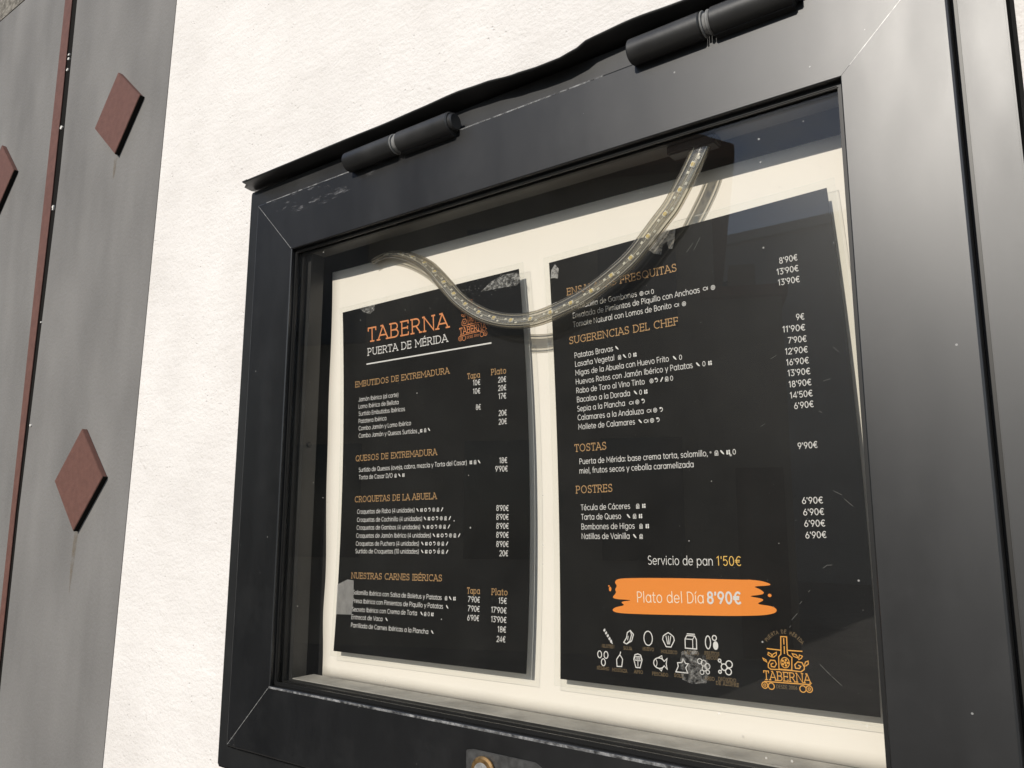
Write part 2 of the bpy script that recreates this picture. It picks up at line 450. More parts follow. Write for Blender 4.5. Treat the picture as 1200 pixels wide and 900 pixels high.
WY = 0.015                                                      # face of the plaster
def edge_x(z): return -0.6103+(z+0.0298)*0.0285                # slightly leaning edge of the white plaster
wall = MB()
wall.prism([(edge_x(GROUND_Z), GROUND_Z), (3.2, GROUND_Z), (3.2, 3.2), (edge_x(3.2), 3.2)], WY, 0.32)
wall_o = tag(wall.build('plaster_wall', M_PLASTER), 'bright white plaster wall in sunlight with fine trowel marks behind the menu case', 'wall')

# grey painted band beside it with a joint, a red strip and diamond tiles
GY = 0.0142
TOPZ = 0.688
gp = MB()
ex0, ex1 = edge_x(GROUND_Z), edge_x(TOPZ)
gp.prism([(-0.9075, GROUND_Z), (ex0-0.0002, GROUND_Z), (ex1-0.0002, TOPZ), (-0.8915, TOPZ), (-0.888, 0.32), (-0.898, 0.07), (-0.9075, -0.18), (-0.908, -0.40)], GY, 0.30)
gp.prism([(-3.0, GROUND_Z), (-0.9225, GROUND_Z), (-0.9225, TOPZ), (-3.0, TOPZ)], GY, 0.30)
panel = tag(gp.build('painted_wall_panel', M_GREY), 'grey painted wall panel with red diamond tiles and a thin red vertical strip', 'wall panel')
j = MB(); j.box(-0.9220, -0.880, GY+0.0004, GY+0.010, GROUND_Z, TOPZ)
j.build('joint', M_JOINT_SHADE, panel)
st = MB(); st.prism([(-0.9305, GROUND_Z+0.1), (-0.9160, GROUND_Z+0.1), (-0.9150, -0.18), (-0.9040, 0.25), (-0.9040, 0.45), (-0.9065, TOPZ-0.002), (-0.9305, TOPZ-0.002)], GY-0.0015, GY-0.0003)
st.build('red_strip', M_TILE, panel, bevel=0.0002)
fl = MB()
for z, s in ((0.505, 0.004), (0.512, 0.003), (0.487, 0.004), (0.392, 0.0045), (0.266, 0.004), (0.262, 0.003), (0.09, 0.002), (-0.06, 0.003)):
    pts = []
    s *= 0.62
    for k in range(7):
        a = 2*math.pi*k/7
        pts.append((-0.8975+s*1.3*math.cos(a)*random.uniform(.7, 1.2), z+s*math.sin(a)*random.uniform(.7, 1.2)))
    fl.prism(pts, GY-0.0015, GY+0.0055)
fl.build('filler_crumbs', M_FILLER, panel)
def diamond(cx, cz, a, b, rot):
    d = MB(); c, s = math.cos(rot), math.sin(rot)
    pts = [(cx+x*c-z*s, cz+x*s+z*c) for x, z in ((0, b), (a, 0), (0, -b), (-a, 0))]
    d.prism(pts, GY-0.0068, GY-0.0002)
    o = d.build('diamond_tile', M_TILE, panel, bevel=0.0005)
    k = MB(); q = 0.0006                                        # black strip: shade put into the colour of the lower right edge
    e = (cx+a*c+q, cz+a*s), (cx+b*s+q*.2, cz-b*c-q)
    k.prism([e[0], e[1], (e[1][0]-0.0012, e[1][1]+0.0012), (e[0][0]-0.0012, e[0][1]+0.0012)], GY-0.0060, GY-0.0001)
    k.build('tile_shade_strip', M_JOINT_SHADE, o)
    return o
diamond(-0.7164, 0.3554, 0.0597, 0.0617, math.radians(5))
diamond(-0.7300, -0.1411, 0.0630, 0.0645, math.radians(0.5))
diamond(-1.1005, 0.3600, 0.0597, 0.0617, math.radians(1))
# rust and dirt run below the lower tile (a stain with its own shape)
stm = clear_material('ochre_run_stain', haze_col=(0.20, 0.15, 0.085), haze=0.2, rough=0.5, patch=(60, 0.35, 0.75, 0.03, 0.5), base=0, gain=0)
stm2 = clear_material('dark_run_stain', haze_col=(0.12, 0.115, 0.11), haze=0.2, rough=0.5, patch=(14, 0.38, 0.8, 0.0, 0.5), base=0, gain=0)
def stain(pts, m, y):
    mesh('stain', [(x, y, z) for x, z in pts], [list(range(len(pts)))], m, panel)
stain([(-0.7385, -0.207), (-0.7290, -0.206), (-0.7330, -0.245), (-0.7385, -0.285), (-0.7420, -0.245)], stm, GY-0.0003)
stain([(-0.7250, 0.291), (-0.7160, 0.292), (-0.7190, 0.270), (-0.7230, 0.262)], stm, GY-0.0003)

sc = MB()
sc.box(-3.0, ex1-0.06, GY+0.0005, 0.30, TOPZ+0.002, TOPZ+0.20)
tag(sc.build('stone_course', M_STONE, bevel=0.0015), 'rough dark grey stone course along the top of the grey panel', 'stone course')

# ---------------------------------------------------------------- across the street (houses seen mirrored in the pane, then added sky blockers)
HROT = math.radians(24)
hs = thing('townhouse', 'shaded ochre townhouse with hipped clay roof mirrored in the glass pane', 'house', (-6.6, -11.0, GROUND_Z))
H = GROUND_Z
hx0, hx1, hy0, hy1, he = -14.0, -3.28, -14.0, -8.0, 4.02
def rel(bm_name, mb, mat, parent, root=(-6.6, -11.0, GROUND_Z)):
    mb.v = [(x-root[0], y-root[1], z-root[2]) for x, y, z in mb.v]
    return mb.build(bm_name, mat, parent)
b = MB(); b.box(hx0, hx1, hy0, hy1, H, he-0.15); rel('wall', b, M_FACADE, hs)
b = MB(); o = 0.27
b.add([(hx0-o, hy0-o, he), (hx1+o, hy0-o, he), (hx1+o, hy1+o, he), (hx0-o, hy1+o, he), (hx0+3, -11, he+2.9), (hx1-2.6, -11, he+2.9),
       (hx0-o, hy0-o, he-.149), (hx1+o, hy0-o, he-.149), (hx1+o, hy1+o, he-.149), (hx0-o, hy1+o, he-.149)],
      [(0, 1, 5, 4), (1, 2, 5), (2, 3, 4, 5), (3, 0, 4), (6, 7, 1, 0), (7, 8, 2, 1), (8, 9, 3, 2), (9, 6, 0, 3), (9, 8, 7, 6)])
rel('roof', b, M_ROOF, hs)
# the house stands turned to the bend of the street, pivoting on its near right corner
_c = Vector((-3.15, -8.0, 0)); _r = Vector(hs.location)
hs.rotation_euler.z = -HROT
hs.location = Matrix.Rotation(-HROT, 3, 'Z') @ Vector((_r.x-hx1, _r.y-hy1, 0))+_c+Vector((0, 0, GROUND_Z))
for wx in (-12.6, -10.6, -8.4, -6.2, -4.6):
    for wz in (-0.6, 2.0):
        b = MB(); b.box(wx, wx+0.9, hy1-0.05, hy1+0.03, wz, wz+1.35); w_ = rel('window', b, M_WINDOW, hs)
AR = (-2.8, -9, GROUND_Z)
an = thing('garden_annex', 'low ochre annex beside the townhouse, mirrored in the right menu sheet', 'house', (-2.8, -9, GROUND_Z))
b = MB(); b.box(-3.40, -2.52, -9.4, -8.0, H, 2.30); rel('wall', b, M_FACADE, an, (-2.8, -9, GROUND_Z))
b = MB(); b.box(-3.40, -2.46, -9.45, -7.9, 2.302, 2.42); rel('roof', b, M_ROOF, an, (-2.8, -9, GROUND_Z))
b = MB(); b.box(-3.05, -2.75, -8.9, -8.5, 2.422, 2.85); rel('chimney', b, M_FACADE, an, (-2.8, -9, GROUND_Z))
b = MB(); b.box(-3.1, -2.6, -8.03, -7.97, H+0.02, H+2.0); rel('door', b, M_DOORWOOD, an, (-2.8, -9, GROUND_Z))
an.rotation_euler.z = -HROT; an.location = Matrix.Rotation(-HROT, 3, 'Z') @ Vector((-2.8+2.52, -9+8.0, 0))+Vector((-2.50, -8.3, GROUND_Z))

lt_ = (2.0, -34, GROUND_Z)
lo = thing('added_terrace', 'added long low building out of view that blocks the low sky mirrored in the case glass', 'house', lt_)  # unseen row, put in to block the low sky
b = MB(); b.box(-16, 24, -38, -32, H, 1.9); rel('wall', b, M_FACADE, lo, lt_)
b = MB(); b.add([(-16.3, -38.3, 1.905), (24.3, -38.3, 1.905), (24.3, -31.7, 1.905), (-16.3, -31.7, 1.905), (-14.5, -35, 3.2), (22.5, -35, 3.2)], [(3, 2, 1, 0), (0, 1, 5, 4), (1, 2, 5), (2, 3, 4, 5), (3, 0, 4)])
rel('roof', b, M_ROOF, lo, lt_)
for wx in range(-14, 24, 4):
    b = MB(); b.box(wx, wx+1.2, -32.05, -31.96, -0.5, 1.0); rel('window', b, M_WINDOW, lo, lt_)

wt_ = (-5.6, -24, GROUND_Z)
wb = thing('added_apartments', 'added whitewashed flat-roofed building out of view that dims the sky mirrored over the price column', 'house', wt_)  # unseen block, put in to dim the sky mirrored in the sheets
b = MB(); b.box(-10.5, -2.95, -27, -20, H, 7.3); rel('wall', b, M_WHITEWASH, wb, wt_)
b = MB(); b.box(-10.7, -2.85, -27.2, -19.85, 7.305, 7.55); rel('cornice', b, M_WHITEWASH, wb, wt_)
for wx in (-9.6, -8.0):
    for wz in (-0.9, 1.9, 4.7):
        b = MB(); b.box(wx, wx+0.95, -20.05, -19.96, wz, wz+1.6); rel('window', b, M_WINDOW, wb, wt_)

# ---------------------------------------------------------------- the menu case
X0, X1, Z0, Z1, S = -0.26362, 0.22372, -0.3306, 0.05447, 0.05642   # opening and face width of the door
DF = -0.03555                                                    # front plane of the door
RXL, RXR, RZB, RZT, RF = -0.3403, 0.3051, -0.4073, 0.1308, -0.0295
case = thing('menu_display_case', 'black aluminium wall case with a top-hinged glazed door and a bent rain hood', 'display case', (0, 0.0148, RZB))
OFF = Vector(case.location)
def cpart(name, mb, mat, parent=None, smooth=False, bevel=0.0):
    if parent is None:
        mb.v = [tuple(Vector(q)-OFF) for q in mb.v]; parent = case
    else:
        mb.v = [tuple(Vector(q)-OFF) for q in mb.v]
    return mb.build(name, mat, parent, smooth, bevel)

def ring(mb, xo0, xo1, zo0, zo1, xi0, xi1, zi0, zi1, y0, y1):
    """Rectangular tube wall between an outer and an inner outline."""
    O = [(xo0, zo0), (xo1, zo0), (xo1, zo1), (xo0, zo1)]; I = [(xi0, zi0), (xi1, zi0), (xi1, zi1), (xi0, zi1)]
    v = [(x, y, z) for y in (y0, y1) for L in (O, I) for x, z in L]
    f = []
    for i in range(4):
        k = (i+1) % 4
        f += [(i, k, 4+k, 4+i), (8+i, 12+i, 12+k, 8+k), (i, 8+i, 8+k, k), (4+i, 4+k, 12+k, 12+i)]
    mb.add(v, f)

m = MB(); ring(m, RXL, RXR, RZB, RZT, -0.3065, 0.2835, -0.3735, 0.0975, RF, 0.0148)
cpart('case_rim', m, M_RIM, bevel=0.0008)
m = MB(); ring(m, RXL-0.0008, RXR+0.0016, RZB-0.0016, RZT+0.0012, RXL+0.0003, RXR-0.0003, RZB+0.0003, RZT-0.0003, -0.0272, 0.0146)
cpart('rim_shade_ring', m, M_SIDE_SHADE)  # black ring added over the rim's side as painted shade
m = MB(); m.box(-0.306, 0.283, 0.0085, 0.0140, -0.373, 0.097)
cpart('back_board', m, M_BACK)
m = MB(); ring(m, -0.3055, 0.2825, -0.3725, 0.0965, -0.2545, 0.2252, -0.3262, 0.0535, -0.0195, -0.0045)
cpart('lining_frame', m, M_LINING)
m = MB(); m.box(-0.2540, 0.2248, -0.0193, -0.0047, 0.0529, 0.0534)
cpart('lit_lining_strip', m, M_LINING_LIT)  # top of the lining, coloured lighter as if lit by the card
m = MB(); m.box(-0.2543, 0.2250, -0.0193, 0.0035, -0.3261, -0.3253)
cpart('sill', m, M_SILL)
# screw head on the left lining
m = MB(); m.cyl((-0.2546, -0.0125, -0.1255), (-0.2532, -0.0125, -0.1255), 0.0026, 16, bev=0.0003)
cpart('screw', m, M_RUBBER, smooth=False)

# door: four mitred members
prof = [(0.0, -0.0312), (0.0, -0.0349), (0.0007, DF), (S-0.0016, DF), (S-0.0005, -0.0351), (S, -0.0340), (S, -0.0302), (0.0, -0.0225)]
prof = [(0.0, -0.0225), (0.0, -0.0349), (0.0007, DF), (S-0.0016, DF), (S-0.0005, -0.0351), (S, -0.0340), (S, -0.0225)]
def member(side):
    g = 0.00012
    v = []; n = len(prof)
    for end in (0, 1):
        for o, y in prof:
            if side == 't': v.append(((X0-o+g) if not end else (X1+o-g), y, Z1+o))
            if side == 'b': v.append(((X0-o+g) if not end else (X1+o-g), y, Z0-o))
            if side == 'l': v.append((X0-o, y, (Z0-o+g) if not end else (Z1+o-g)))
            if side == 'r': v.append((X1+o, y, (Z0-o+g) if not end else (Z1+o-g)))
    f = [[i, (i+1) % n, n+(i+1) % n, n+i] for i in range(n)] + [list(range(n)), list(range(2*n-1, n-1, -1))]
    mb = MB(); mb.add(v, f); return mb
for s_, nm in (('t', 'door_rail'), ('b', 'door_rail'), ('l', 'door_stile'), ('r', 'door_stile')):
    cpart(nm, member(s_), M_FRAME)
m = MB(); ring(m, X0-S-0.0002, X1+S+0.0007, Z0-S-0.0007, Z1+S+0.0002, X0-S+0.0003, X1+S-0.0003, Z0-S+0.0003, Z1+S-0.0003, -0.0338, -0.0297)
cpart('door_shade_ring', m, M_SIDE_SHADE)  # black ring round the door edge, the gap's shade as colour
# bare metal showing along the mitres
for (xa, za, dx, dz, t0, t1) in ((X0, Z1, -1, 1, 0.0, 1.0), (X0, Z0, -1, -1, 0.02, 1.0), (X1, Z1, 1, 1, 0.08, 1.0), (X1, Z0, 1, -1, 0.02, 0.98)):
    w = 0.0002
    m = MB()
    p0 = (xa+dx*(0.001+S*t0), za+dz*(0.001+S*t0)); p1 = (xa+dx*(S*t1-0.002), za+dz*(S*t1-0.002))
    nx, nz = -dz*w*0.707, dx*w*0.707
    m.prism([(p0[0]-nx, p0[1]-nz), (p1[0]-nx, p1[1]-nz), (p1[0]+nx, p1[1]+nz), (p0[0]+nx, p0[1]+nz)], DF-0.00006, DF+0.0005)
    cpart('mitre_seam', m, M_BARE)
# rubber gasket inside the door opening, then the pane
m = MB(); ring(m, X0-0.0001, X1+0.0001, Z0-0.0001, Z1+0.0001, X0+0.0030, X1-0.0030, Z0+0.0030, Z1-0.0030, -0.0312, -0.0284)
cpart('gasket', m, M_RUBBER, bevel=0.0006)
m = MB(); ring(m, X0-0.0001, X1+0.0001, Z0-0.0001, Z1+0.0001, X0+0.0048, X1-0.0036, Z0+0.0036, Z1-0.0030, -0.0249, -0.0215)
cpart('inner_gasket', m, M_RUBBER, bevel=0.0004)
m = MB(); m.box(X0+0.0004, X1-0.0004, -0.0282, -0.0252, Z0+0.0004, Z1-0.0004)
cpart('glass_pane', m, M_GLASS)

# worn and scuffed paint along the top rail and the lower inner edge
def decal(name, pts, y, mat):
    m = MB(); m.add([(x, y, z) for x, z in pts], [list(range(len(pts)))]); return cpart(name, m, mat)
decal('worn_edge', [(-0.306, 0.1103), (0.07, 0.1103), (0.07, 0.1092), (-0.306, 0.1094)], DF-0.0001, M_WORN)
decal('scuff_mark', [(-0.30, 0.1085), (-0.13, 0.1085), (-0.15, 0.098), (-0.22, 0.088), (-0.26, 0.090), (-0.29, 0.097)], DF-0.00012, M_SCUFF)
decal('worn_edge', [(X0-0.001, Z0-0.0003), (X1, Z0-0.0003), (X1, Z0-0.0022), (X0-0.001, Z0-0.0018)], DF-0.0001, M_WORN)
decal('scuff_mark', [(-0.318, -0.3870), (-0.29, -0.386), (-0.30, -0.376), (-0.313, -0.3735)], DF-0.00012, M_SCUFF)

# rain hood: thin sheet bent and dented along its front lip
hv = []; hf = []
lip = [(-0.345, 0.1362), (-0.3268, 0.1355), (-0.262, 0.1354), (-0.1891, 0.1354), (-0.136, 0.1349), (-0.098, 0.1356), (-0.0576, 0.1366),
       (-0.030, 0.1350), (0.0, 0.1316), (0.0225, 0.1300), (0.0398, 0.1298), (0.0520, 0.1315), (0.0646, 0.1353), (0.0979, 0.1367), (0.1347, 0.1349), (0.20, 0.1352), (0.26, 0.1350), (0.3075, 0.1350)]
def lipz(x):
    for (a, za), (b_, zb) in zip(lip, lip[1:]):
        if a <= x <= b_:
            t = (x-a)/(b_-a); t = t*t*(3-2*t); return za+(zb-za)*t
    return lip[-1][1]
NX = 90
for i in range(NX+1):
    x = -0.3415+(0.3065+0.3415)*i/NX
    zf = lipz(max(min(x, 0.3074), -0.344))
    rows = [(0.0145, 0.1400), (-0.004, 0.1382+(zf-0.135)*0.2), (-0.0285, 0.1335+(zf-0.135)*0.2), (-0.037, 0.1341+(zf-0.135)*0.55), (-0.0435, zf-0.0006), (-0.0450, zf)]
    xs = x
    for (y, z) in rows:
        tip = 0.0145 if i == 0 else 0.0
        hv.append((xs+(0.0145 if i == 0 and y < -0.04 else 0.0), y, z))
R_ = 6
for i in range(NX):
    for k in range(R_-1): hf.append((i*R_+k, i*R_+k+1, (i+1)*R_+k+1, (i+1)*R_+k))
m = MB(); m.v, m.f = hv, hf
hood = cpart('rain_hood', m, M_HOOD, smooth=True)
sol = hood.modifiers.new('thickness', 'SOLIDIFY'); sol.thickness = 0.0009; sol.offset = 0

# hinges on the top edge
def hinge(x0, x1):
    y, z, r = -0.0405, 0.1150, 0.0088
    xm = (x0+x1)/2
    m = MB(); m.cyl((x0, y, z), (xm-0.0035, y, z), r, 32, bev=0.0012); 
    m.box(x0+0.002, xm-0.004, -0.0372, -0.0296, z-0.006, z+0.010)
    h = cpart('hinge', m, M_HOOD)
    m = MB(); m.cyl((xm+0.0025, y, z), (x1-0.002, y, z), r, 32, bev=0.0010); m.cyl((x1-0.004, y, z), (x1+0.0015, y, z), r*0.78, 32, bev=0.0008)
    m.box(xm+0.003, x1-0.003, -0.0405, DF+0.0003, z-0.0095, z-0.001)
    cpart('knuckle', m, M_HOOD, h)
    m = MB(); m.cyl((xm-0.0033, y, z), (xm-0.0022, y, z), r*0.98, 32, bev=0.0003); m.cyl((xm-0.0020, y, z), (xm-0.0004, y, z), r*0.78, 32); m.cyl((xm-0.0002, y, z), (xm+0.0023, y, z), r*0.93, 32, bev=0.0009)
    cpart('washer', m, M_STEEL, h)
    for ob in (h, *h.children):
        for f_ in ob.data.polygons: f_.use_smooth = True
        ob.data.set_sharp_from_angle(angle=math.radians(35))
    return h
hinge(-0.184, -0.0615)
hinge(0.0945, 0.2050)

# lock with a swing cover on the lower rail
m = MB()
m.prism([(-0.0455, -0.3462), (-0.040, -0.3448), (0.012, -0.3448), (0.0185, -0.3478), (0.0185, -0.372), (-0.0455, -0.372)], DF-0.0016, DF-0.0001)
lk = cpart('lock_plate', m, M_LOCKCOVER, bevel=0.0005)
m = MB(); m.cyl((-0.0290, DF-0.0052, -0.3570), (-0.0290, DF-0.0016, -0.3570), 0.0098, 36, bev=0.0012)
lc = cpart('lock_cylinder', m, M_BRASS, lk)
m = MB(); m.cyl((-0.0290, DF-0.0060, -0.3570), (-0.0290, DF-0.0050, -0.3570), 0.0062, 30, bev=0.0004); m.box(-0.0300, -0.0280, DF-0.0063, DF-0.0058, -0.3615, -0.3525)
cpart('key_face', m, M_STEEL, lk)
m = MB(); m.cyl((-0.012, DF-0.0042, -0.3625), (0.006, DF-0.0042, -0.3625), 0.0026, 18, bev=0.0008); m.box(-0.014, 0.008, DF-0.0040, DF-0.0018, -0.369, -0.3632)
cpart('swing_cover', m, M_LOCKCOVER, lk)
for z in (-0.352, -0.362):
    pass

# ---------------------------------------------------------------- backing card
def card_outline():
    pts = []
    for i in range(41):                                          # left edge, slightly wavy, top to bottom
        t = i/40; z = 0.040+(-0.3256-0.040)*t
        x = -0.2535+0.0098*t+0.0016*math.sin(t*9.0+0.6)+0.0035*math.exp(-((t-0.45)/0.10)**2)*0.4-0.0025*math.exp(-((t-0.86)/0.07)**2)
        pts.append((x, z))
    return pts
left = card_outline()
cv, cf = [], []
NC = 40
for x, z in left:
    for k in range(NC+1):
        xx = x+(0.2240-x)*k/NC
        curl = 0.0025*max(0, 1-(k/NC)/0.08)**2
        cv.append((xx, 0.0058-curl*0.4, z))
for i in range(40):
    for k in range(NC): cf.append((i*(NC+1)+k, (i+1)*(NC+1)+k, (i+1)*(NC+1)+k+1, i*(NC+1)+k+1))
card = tag(mesh('backing_card', cv, cf, M_CARD, smooth=True), 'plain cream white backing card behind both menus in the case', 'card')
cs = card.modifiers.new('thickness', 'SOLIDIFY'); cs.thickness = 0.0008; cs.offset = 0

# ---------------------------------------------------------------- lettering: two stroke alphabets
def arc(cx, cy, rx, ry, a0, a1, n=None):
    n = n or max(4, int(abs(a1-a0)/22))
    return [(cx+rx*math.cos(math.radians(a0+(a1-a0)*i/n)), cy+ry*math.sin(math.radians(a0+(a1-a0)*i/n))) for i in range(n+1)]
def ell(cx, cy, rx, ry): return arc(cx, cy, rx, ry, 0, 360, 18)
_o = lambda x=.30: ell(x, .25, .235, .25)
SANS = {
 'A': (.64, [[(.02, 0), (.32, .7), (.62, 0)], [(.13, .22), (.51, .22)]]),
 'B': (.56, [[(.08, 0), (.08, .7), (.30, .7)]+arc(.30, .535, .17, .165, 90, -90)+[(.1, .37)], [(.30, .37)]+arc(.31, .185, .20, .185, 90, -90)+[(.08, 0)]]),
 'C': (.68, [arc(.38, .35, .32, .35, 48, 312)]),
 'D': (.66, [[(.08, 0), (.08, .7), (.28, .7)]+arc(.28, .35, .32, .35, 90, -90)+[(.08, 0)]]),
 'E': (.52, [[(.46, .7), (.08, .7), (.08, 0), (.46, 0)], [(.09, .36), (.42, .36)]]),
 'F': (.50, [[(.46, .7), (.08, .7), (.08, 0)], [(.09, .35), (.42, .35)]]),
 'G': (.72, [arc(.38, .35, .32, .35, 48, 360)+[(.42, .35)]]),
 'H': (.66, [[(.08, 0), (.08, .7)], [(.58, 0), (.58, .7)], [(.09, .36), (.57, .36)]]),
 'I': (.22, [[(.11, 0), (.11, .7)]]),
 'J': (.46, [[(.37, .7), (.37, .2)]+arc(.20, .19, .17, .19, 0, -150)]),
 'L': (.48, [[(.08, .7), (.08, 0), (.44, 0)]]),
 'M': (.78, [[(.08, 0), (.08, .7), (.39, .22), (.70, .7), (.70, 0)]]),
 'N': (.68, [[(.08, 0), (.08, .7), (.60, 0), (.60, .7)]]),
 'O': (.76, [ell(.38, .35, .32, .35)]),
 'P': (.56, [[(.08, 0), (.08, .7), (.30, .7)]+arc(.30, .51, .19, .19, 90, -90)+[(.1, .32)]]),
 'Q': (.76, [ell(.38, .35, .32, .35), [(.46, .18), (.68, -.05)]]),
 'R': (.60, [[(.08, 0), (.08, .7), (.30, .7)]+arc(.30, .52, .19, .18, 90, -90)+[(.1, .34)], [(.30, .33), (.54, 0)]]),
 'S': (.54, [arc(.27, .53, .19, .17, 40, 270)+arc(.27, .18, .21, .18, 90, -145)]),
 'T': (.54, [[(.02, .7), (.52, .7)], [(.27, .69), (.27, 0)]]),
 'U': (.66, [[(.08, .7), (.08, .25)]+arc(.33, .25, .25, .25, 180, 360)+[(.58, .7)]]),
 'V': (.62, [[(.02, .7), (.31, 0), (.60, .7)]]),
 'X': (.60, [[(.04, 0), (.56, .7)], [(.04, .7), (.56, 0)]]),
 'Z': (.56, [[(.05, .7), (.50, .7), (.05, 0), (.52, 0)]]),
 'a': (.62, [_o(), [(.535, .5), (.535, 0)]]), 'b': (.62, [[(.08, .74), (.08, 0)], _o(.315)]),
 'c': (.52, [arc(.30, .25, .235, .25, 48, 312)]), 'd': (.62, [_o(), [(.535, .74), (.535, 0)]]),
 'e': (.60, [[(.07, .25), (.53, .25)]+arc(.30, .25, .235, .25, 0, 318)]),
 'f': (.34, [[(.33, .73), (.26, .74)]+arc(.25, .62, .11, .12, 90, 180)+[(.14, 0)], [(.02, .48), (.31, .48)]]),
 'g': (.62, [_o(), [(.535, .5), (.535, 0)]+arc(.31, 0, .225, .2, 0, -140)]),
 'h': (.58, [[(.08, .74), (.08, 0)], [(.085, .28)]+arc(.29, .28, .20, .22, 170, 0)+[(.49, 0)]]),
 'i': (.20, [[(.10, .5), (.10, 0)], [(.10, .62), (.10, .70)]]), 'j': (.22, [[(.12, .5), (.12, -.2)], [(.12, .62), (.12, .70)]]),
 'l': (.20, [[(.10, .74), (.10, 0)]]),
 'm': (.86, [[(.08, .5), (.08, 0)], [(.085, .3)]+arc(.255, .3, .17, .2, 170, 0)+[(.425, 0)], [(.43, .3)]+arc(.60, .3, .17, .2, 170, 0)+[(.77, 0)]]),
 'n': (.58, [[(.08, .5), (.08, 0)], [(.085, .28)]+arc(.29, .28, .20, .22, 170, 0)+[(.49, 0)]]),
 'o': (.60, [_o()]), 'p': (.62, [[(.08, .5), (.08, -.2)], _o(.315)]), 'q': (.62, [_o(), [(.535, .5), (.535, -.2)]]),
 'r': (.36, [[(.08, .5), (.08, 0)], [(.085, .3)]+arc(.27, .3, .18, .19, 170, 75)]),
 's': (.46, [arc(.23, .375, .15, .125, 35, 270)+arc(.23, .125, .165, .125, 90, -150)]),
 't': (.34, [[(.14, .66), (.14, .1), (.18, .01), (.31, .01)], [(.02, .48), (.31, .48)]]),
 'u': (.58, [[(.08, .5), (.08, .22)]+arc(.29, .22, .21, .22, 180, 360)+[(.50, .22)], [(.505, .5), (.505, 0)]]),
 'v': (.52, [[(.03, .5), (.26, 0), (.49, .5)]]), 'y': (.52, [[(.03, .5), (.26, .02)], [(.49, .5), (.17, -.2)]]),
 'z': (.48, [[(.05, .5), (.42, .5), (.05, 0), (.44, 0)]]),
 '0': (.56, [ell(.28, .35, .21, .35)]), '1': (.34, [[(.04, .58), (.20, .7), (.20, 0)]]),
 '2': (.52, [arc(.26, .49, .20, .21, 165, -25)+[(.05, 0), (.48, 0)]]),
 '3': (.52, [[(.06, .7), (.44, .7), (.23, .42)]+arc(.24, .21, .21, .21, 90, -145)]),
 '4': (.56, [[(.40, 0), (.40, .7), (.04, .17), (.53, .17)]]),
 '5': (.52, [[(.44, .7), (.13, .7), (.09, .38)]+arc(.25, .22, .20, .22, 115, -145)]),
 '6': (.54, [ell(.27, .21, .20, .21), [(.10, .31), (.34, .7)]]),
 '7': (.48, [[(.03, .7), (.44, .7), (.14, 0)]]),
 '8': (.54, [ell(.27, .53, .165, .165), ell(.27, .19, .20, .19)]),
 '9': (.54, [ell(.27, .49, .20, .21), [(.44, .39), (.20, 0)]]),
 '€': (.60, [arc(.38, .35, .25, .35, 52, 308), [(.02, .41), (.44, .41)], [(.02, .28), (.42, .28)]]),
 "'": (.16, [[(.08, .7), (.08, .52)]]), ',': (.18, [[(.11, .06), (.06, -.12)]]), ':': (.20, [[(.10, .0), (.10, .08)], [(.10, .40), (.10, .48)]]),
 '(': (.28, [arc(.32, .28, .22, .46, 115, 245)]), ')': (.28, [arc(-.04, .28, .22, .46, 65, -65)]),
 '/': (.40, [[(.03, -.08), (.37, .76)]]), ' ': (.28, []),
}
ACC = {'á': 'a', 'é': 'e', 'í': 'i', 'ó': 'o', 'É': 'E', 'Á': 'A', 'Ó': 'O', 'ñ': 'n'}
# slab serifs: (x centre, y, half width) flat ones, and ticks on arm ends
SERIF = {'A': [(.03, 0, .10), (.61, 0, .10), (.25, .7, .07)], 'B': [(.05, 0, .06), (.05, .7, .06)], 'D': [(.05, 0, .06), (.05, .7, .06)],
 'E': [(.05, 0, .06), (.05, .7, .06)], 'F': [(.08, 0, .11), (.05, .7, .06)], 'H': [(.08, 0, .09), (.08, .7, .09), (.58, 0, .09), (.58, .7, .09)],
 'I': [(.11, 0, .11), (.11, .7, .11)], 'J': [(.34, .7, .12)], 'L': [(.05, 0, .06), (.08, .7, .10)], 'M': [(.08, 0, .09), (.04, .7, .06), (.70, 0, .09), (.74, .7, .06)],
 'N': [(.08, 0, .09), (.04, .7, .06), (.60, .7, .09)], 'P': [(.08, 0, .11), (.05, .7, .06)], 'R': [(.08, 0, .10), (.05, .7, .06), (.55, 0, .07)],
 'T': [(.27, 0, .12)], 'U': [(.08, .7, .10), (.58, .7, .10)], 'V': [(.03, .7, .09), (.59, .7, .09)], 'X': [(.05, 0, .09), (.55, 0, .09), (.05, .7, .09), (.55, .7, .09)],
 'a': [(.56, 0, .06)], 'p': [(.08, -.2, .09), (.04, .5, .05)], 'l': [(.10, 0, .10), (.06, .74, .05)], 't': []}
TICK = {'T': [(.03, .7, -.15), (.51, .7, -.15)], 'E': [(.46, .7, -.13), (.46, 0, .13), (.42, .43, -.14)], 'F': [(.46, .7, -.13), (.42, .42, -.14)], 'L': [(.44, 0, .15)],
 'C': [(.60, .72, -.18)], 'G': [(.60, .72, -.18)], 'S': [(.43, .70, -.16), (.09, 0.0, .16)], 'Z': [(.05, .7, -.13), (.52, 0, .13)]}

def glyph(ch, slab):
    base = ACC.get(ch, ch)
    adv, strokes = SANS[base]
    st = [list(s) for s in strokes]
    if slab:
        for x, y, h in SERIF.get(base, []): st.append([(x-h, y), (x+h, y)])
        for x, y, d in TICK.get(base, []): st.append([(x, y), (x, y+d)])
    if ch != base:
        if ch in 'íi': st = st[:1]
        top = .80 if ch.isupper() else .60
        mid = adv*.5
        if ch == 'ñ': st.append([(mid-.12, .60), (mid-.04, .65), (mid+.04, .60), (mid+.12, .65)])
        else: st.append([(mid-.03, top), (mid+.09, top+.13)])
    return adv, st

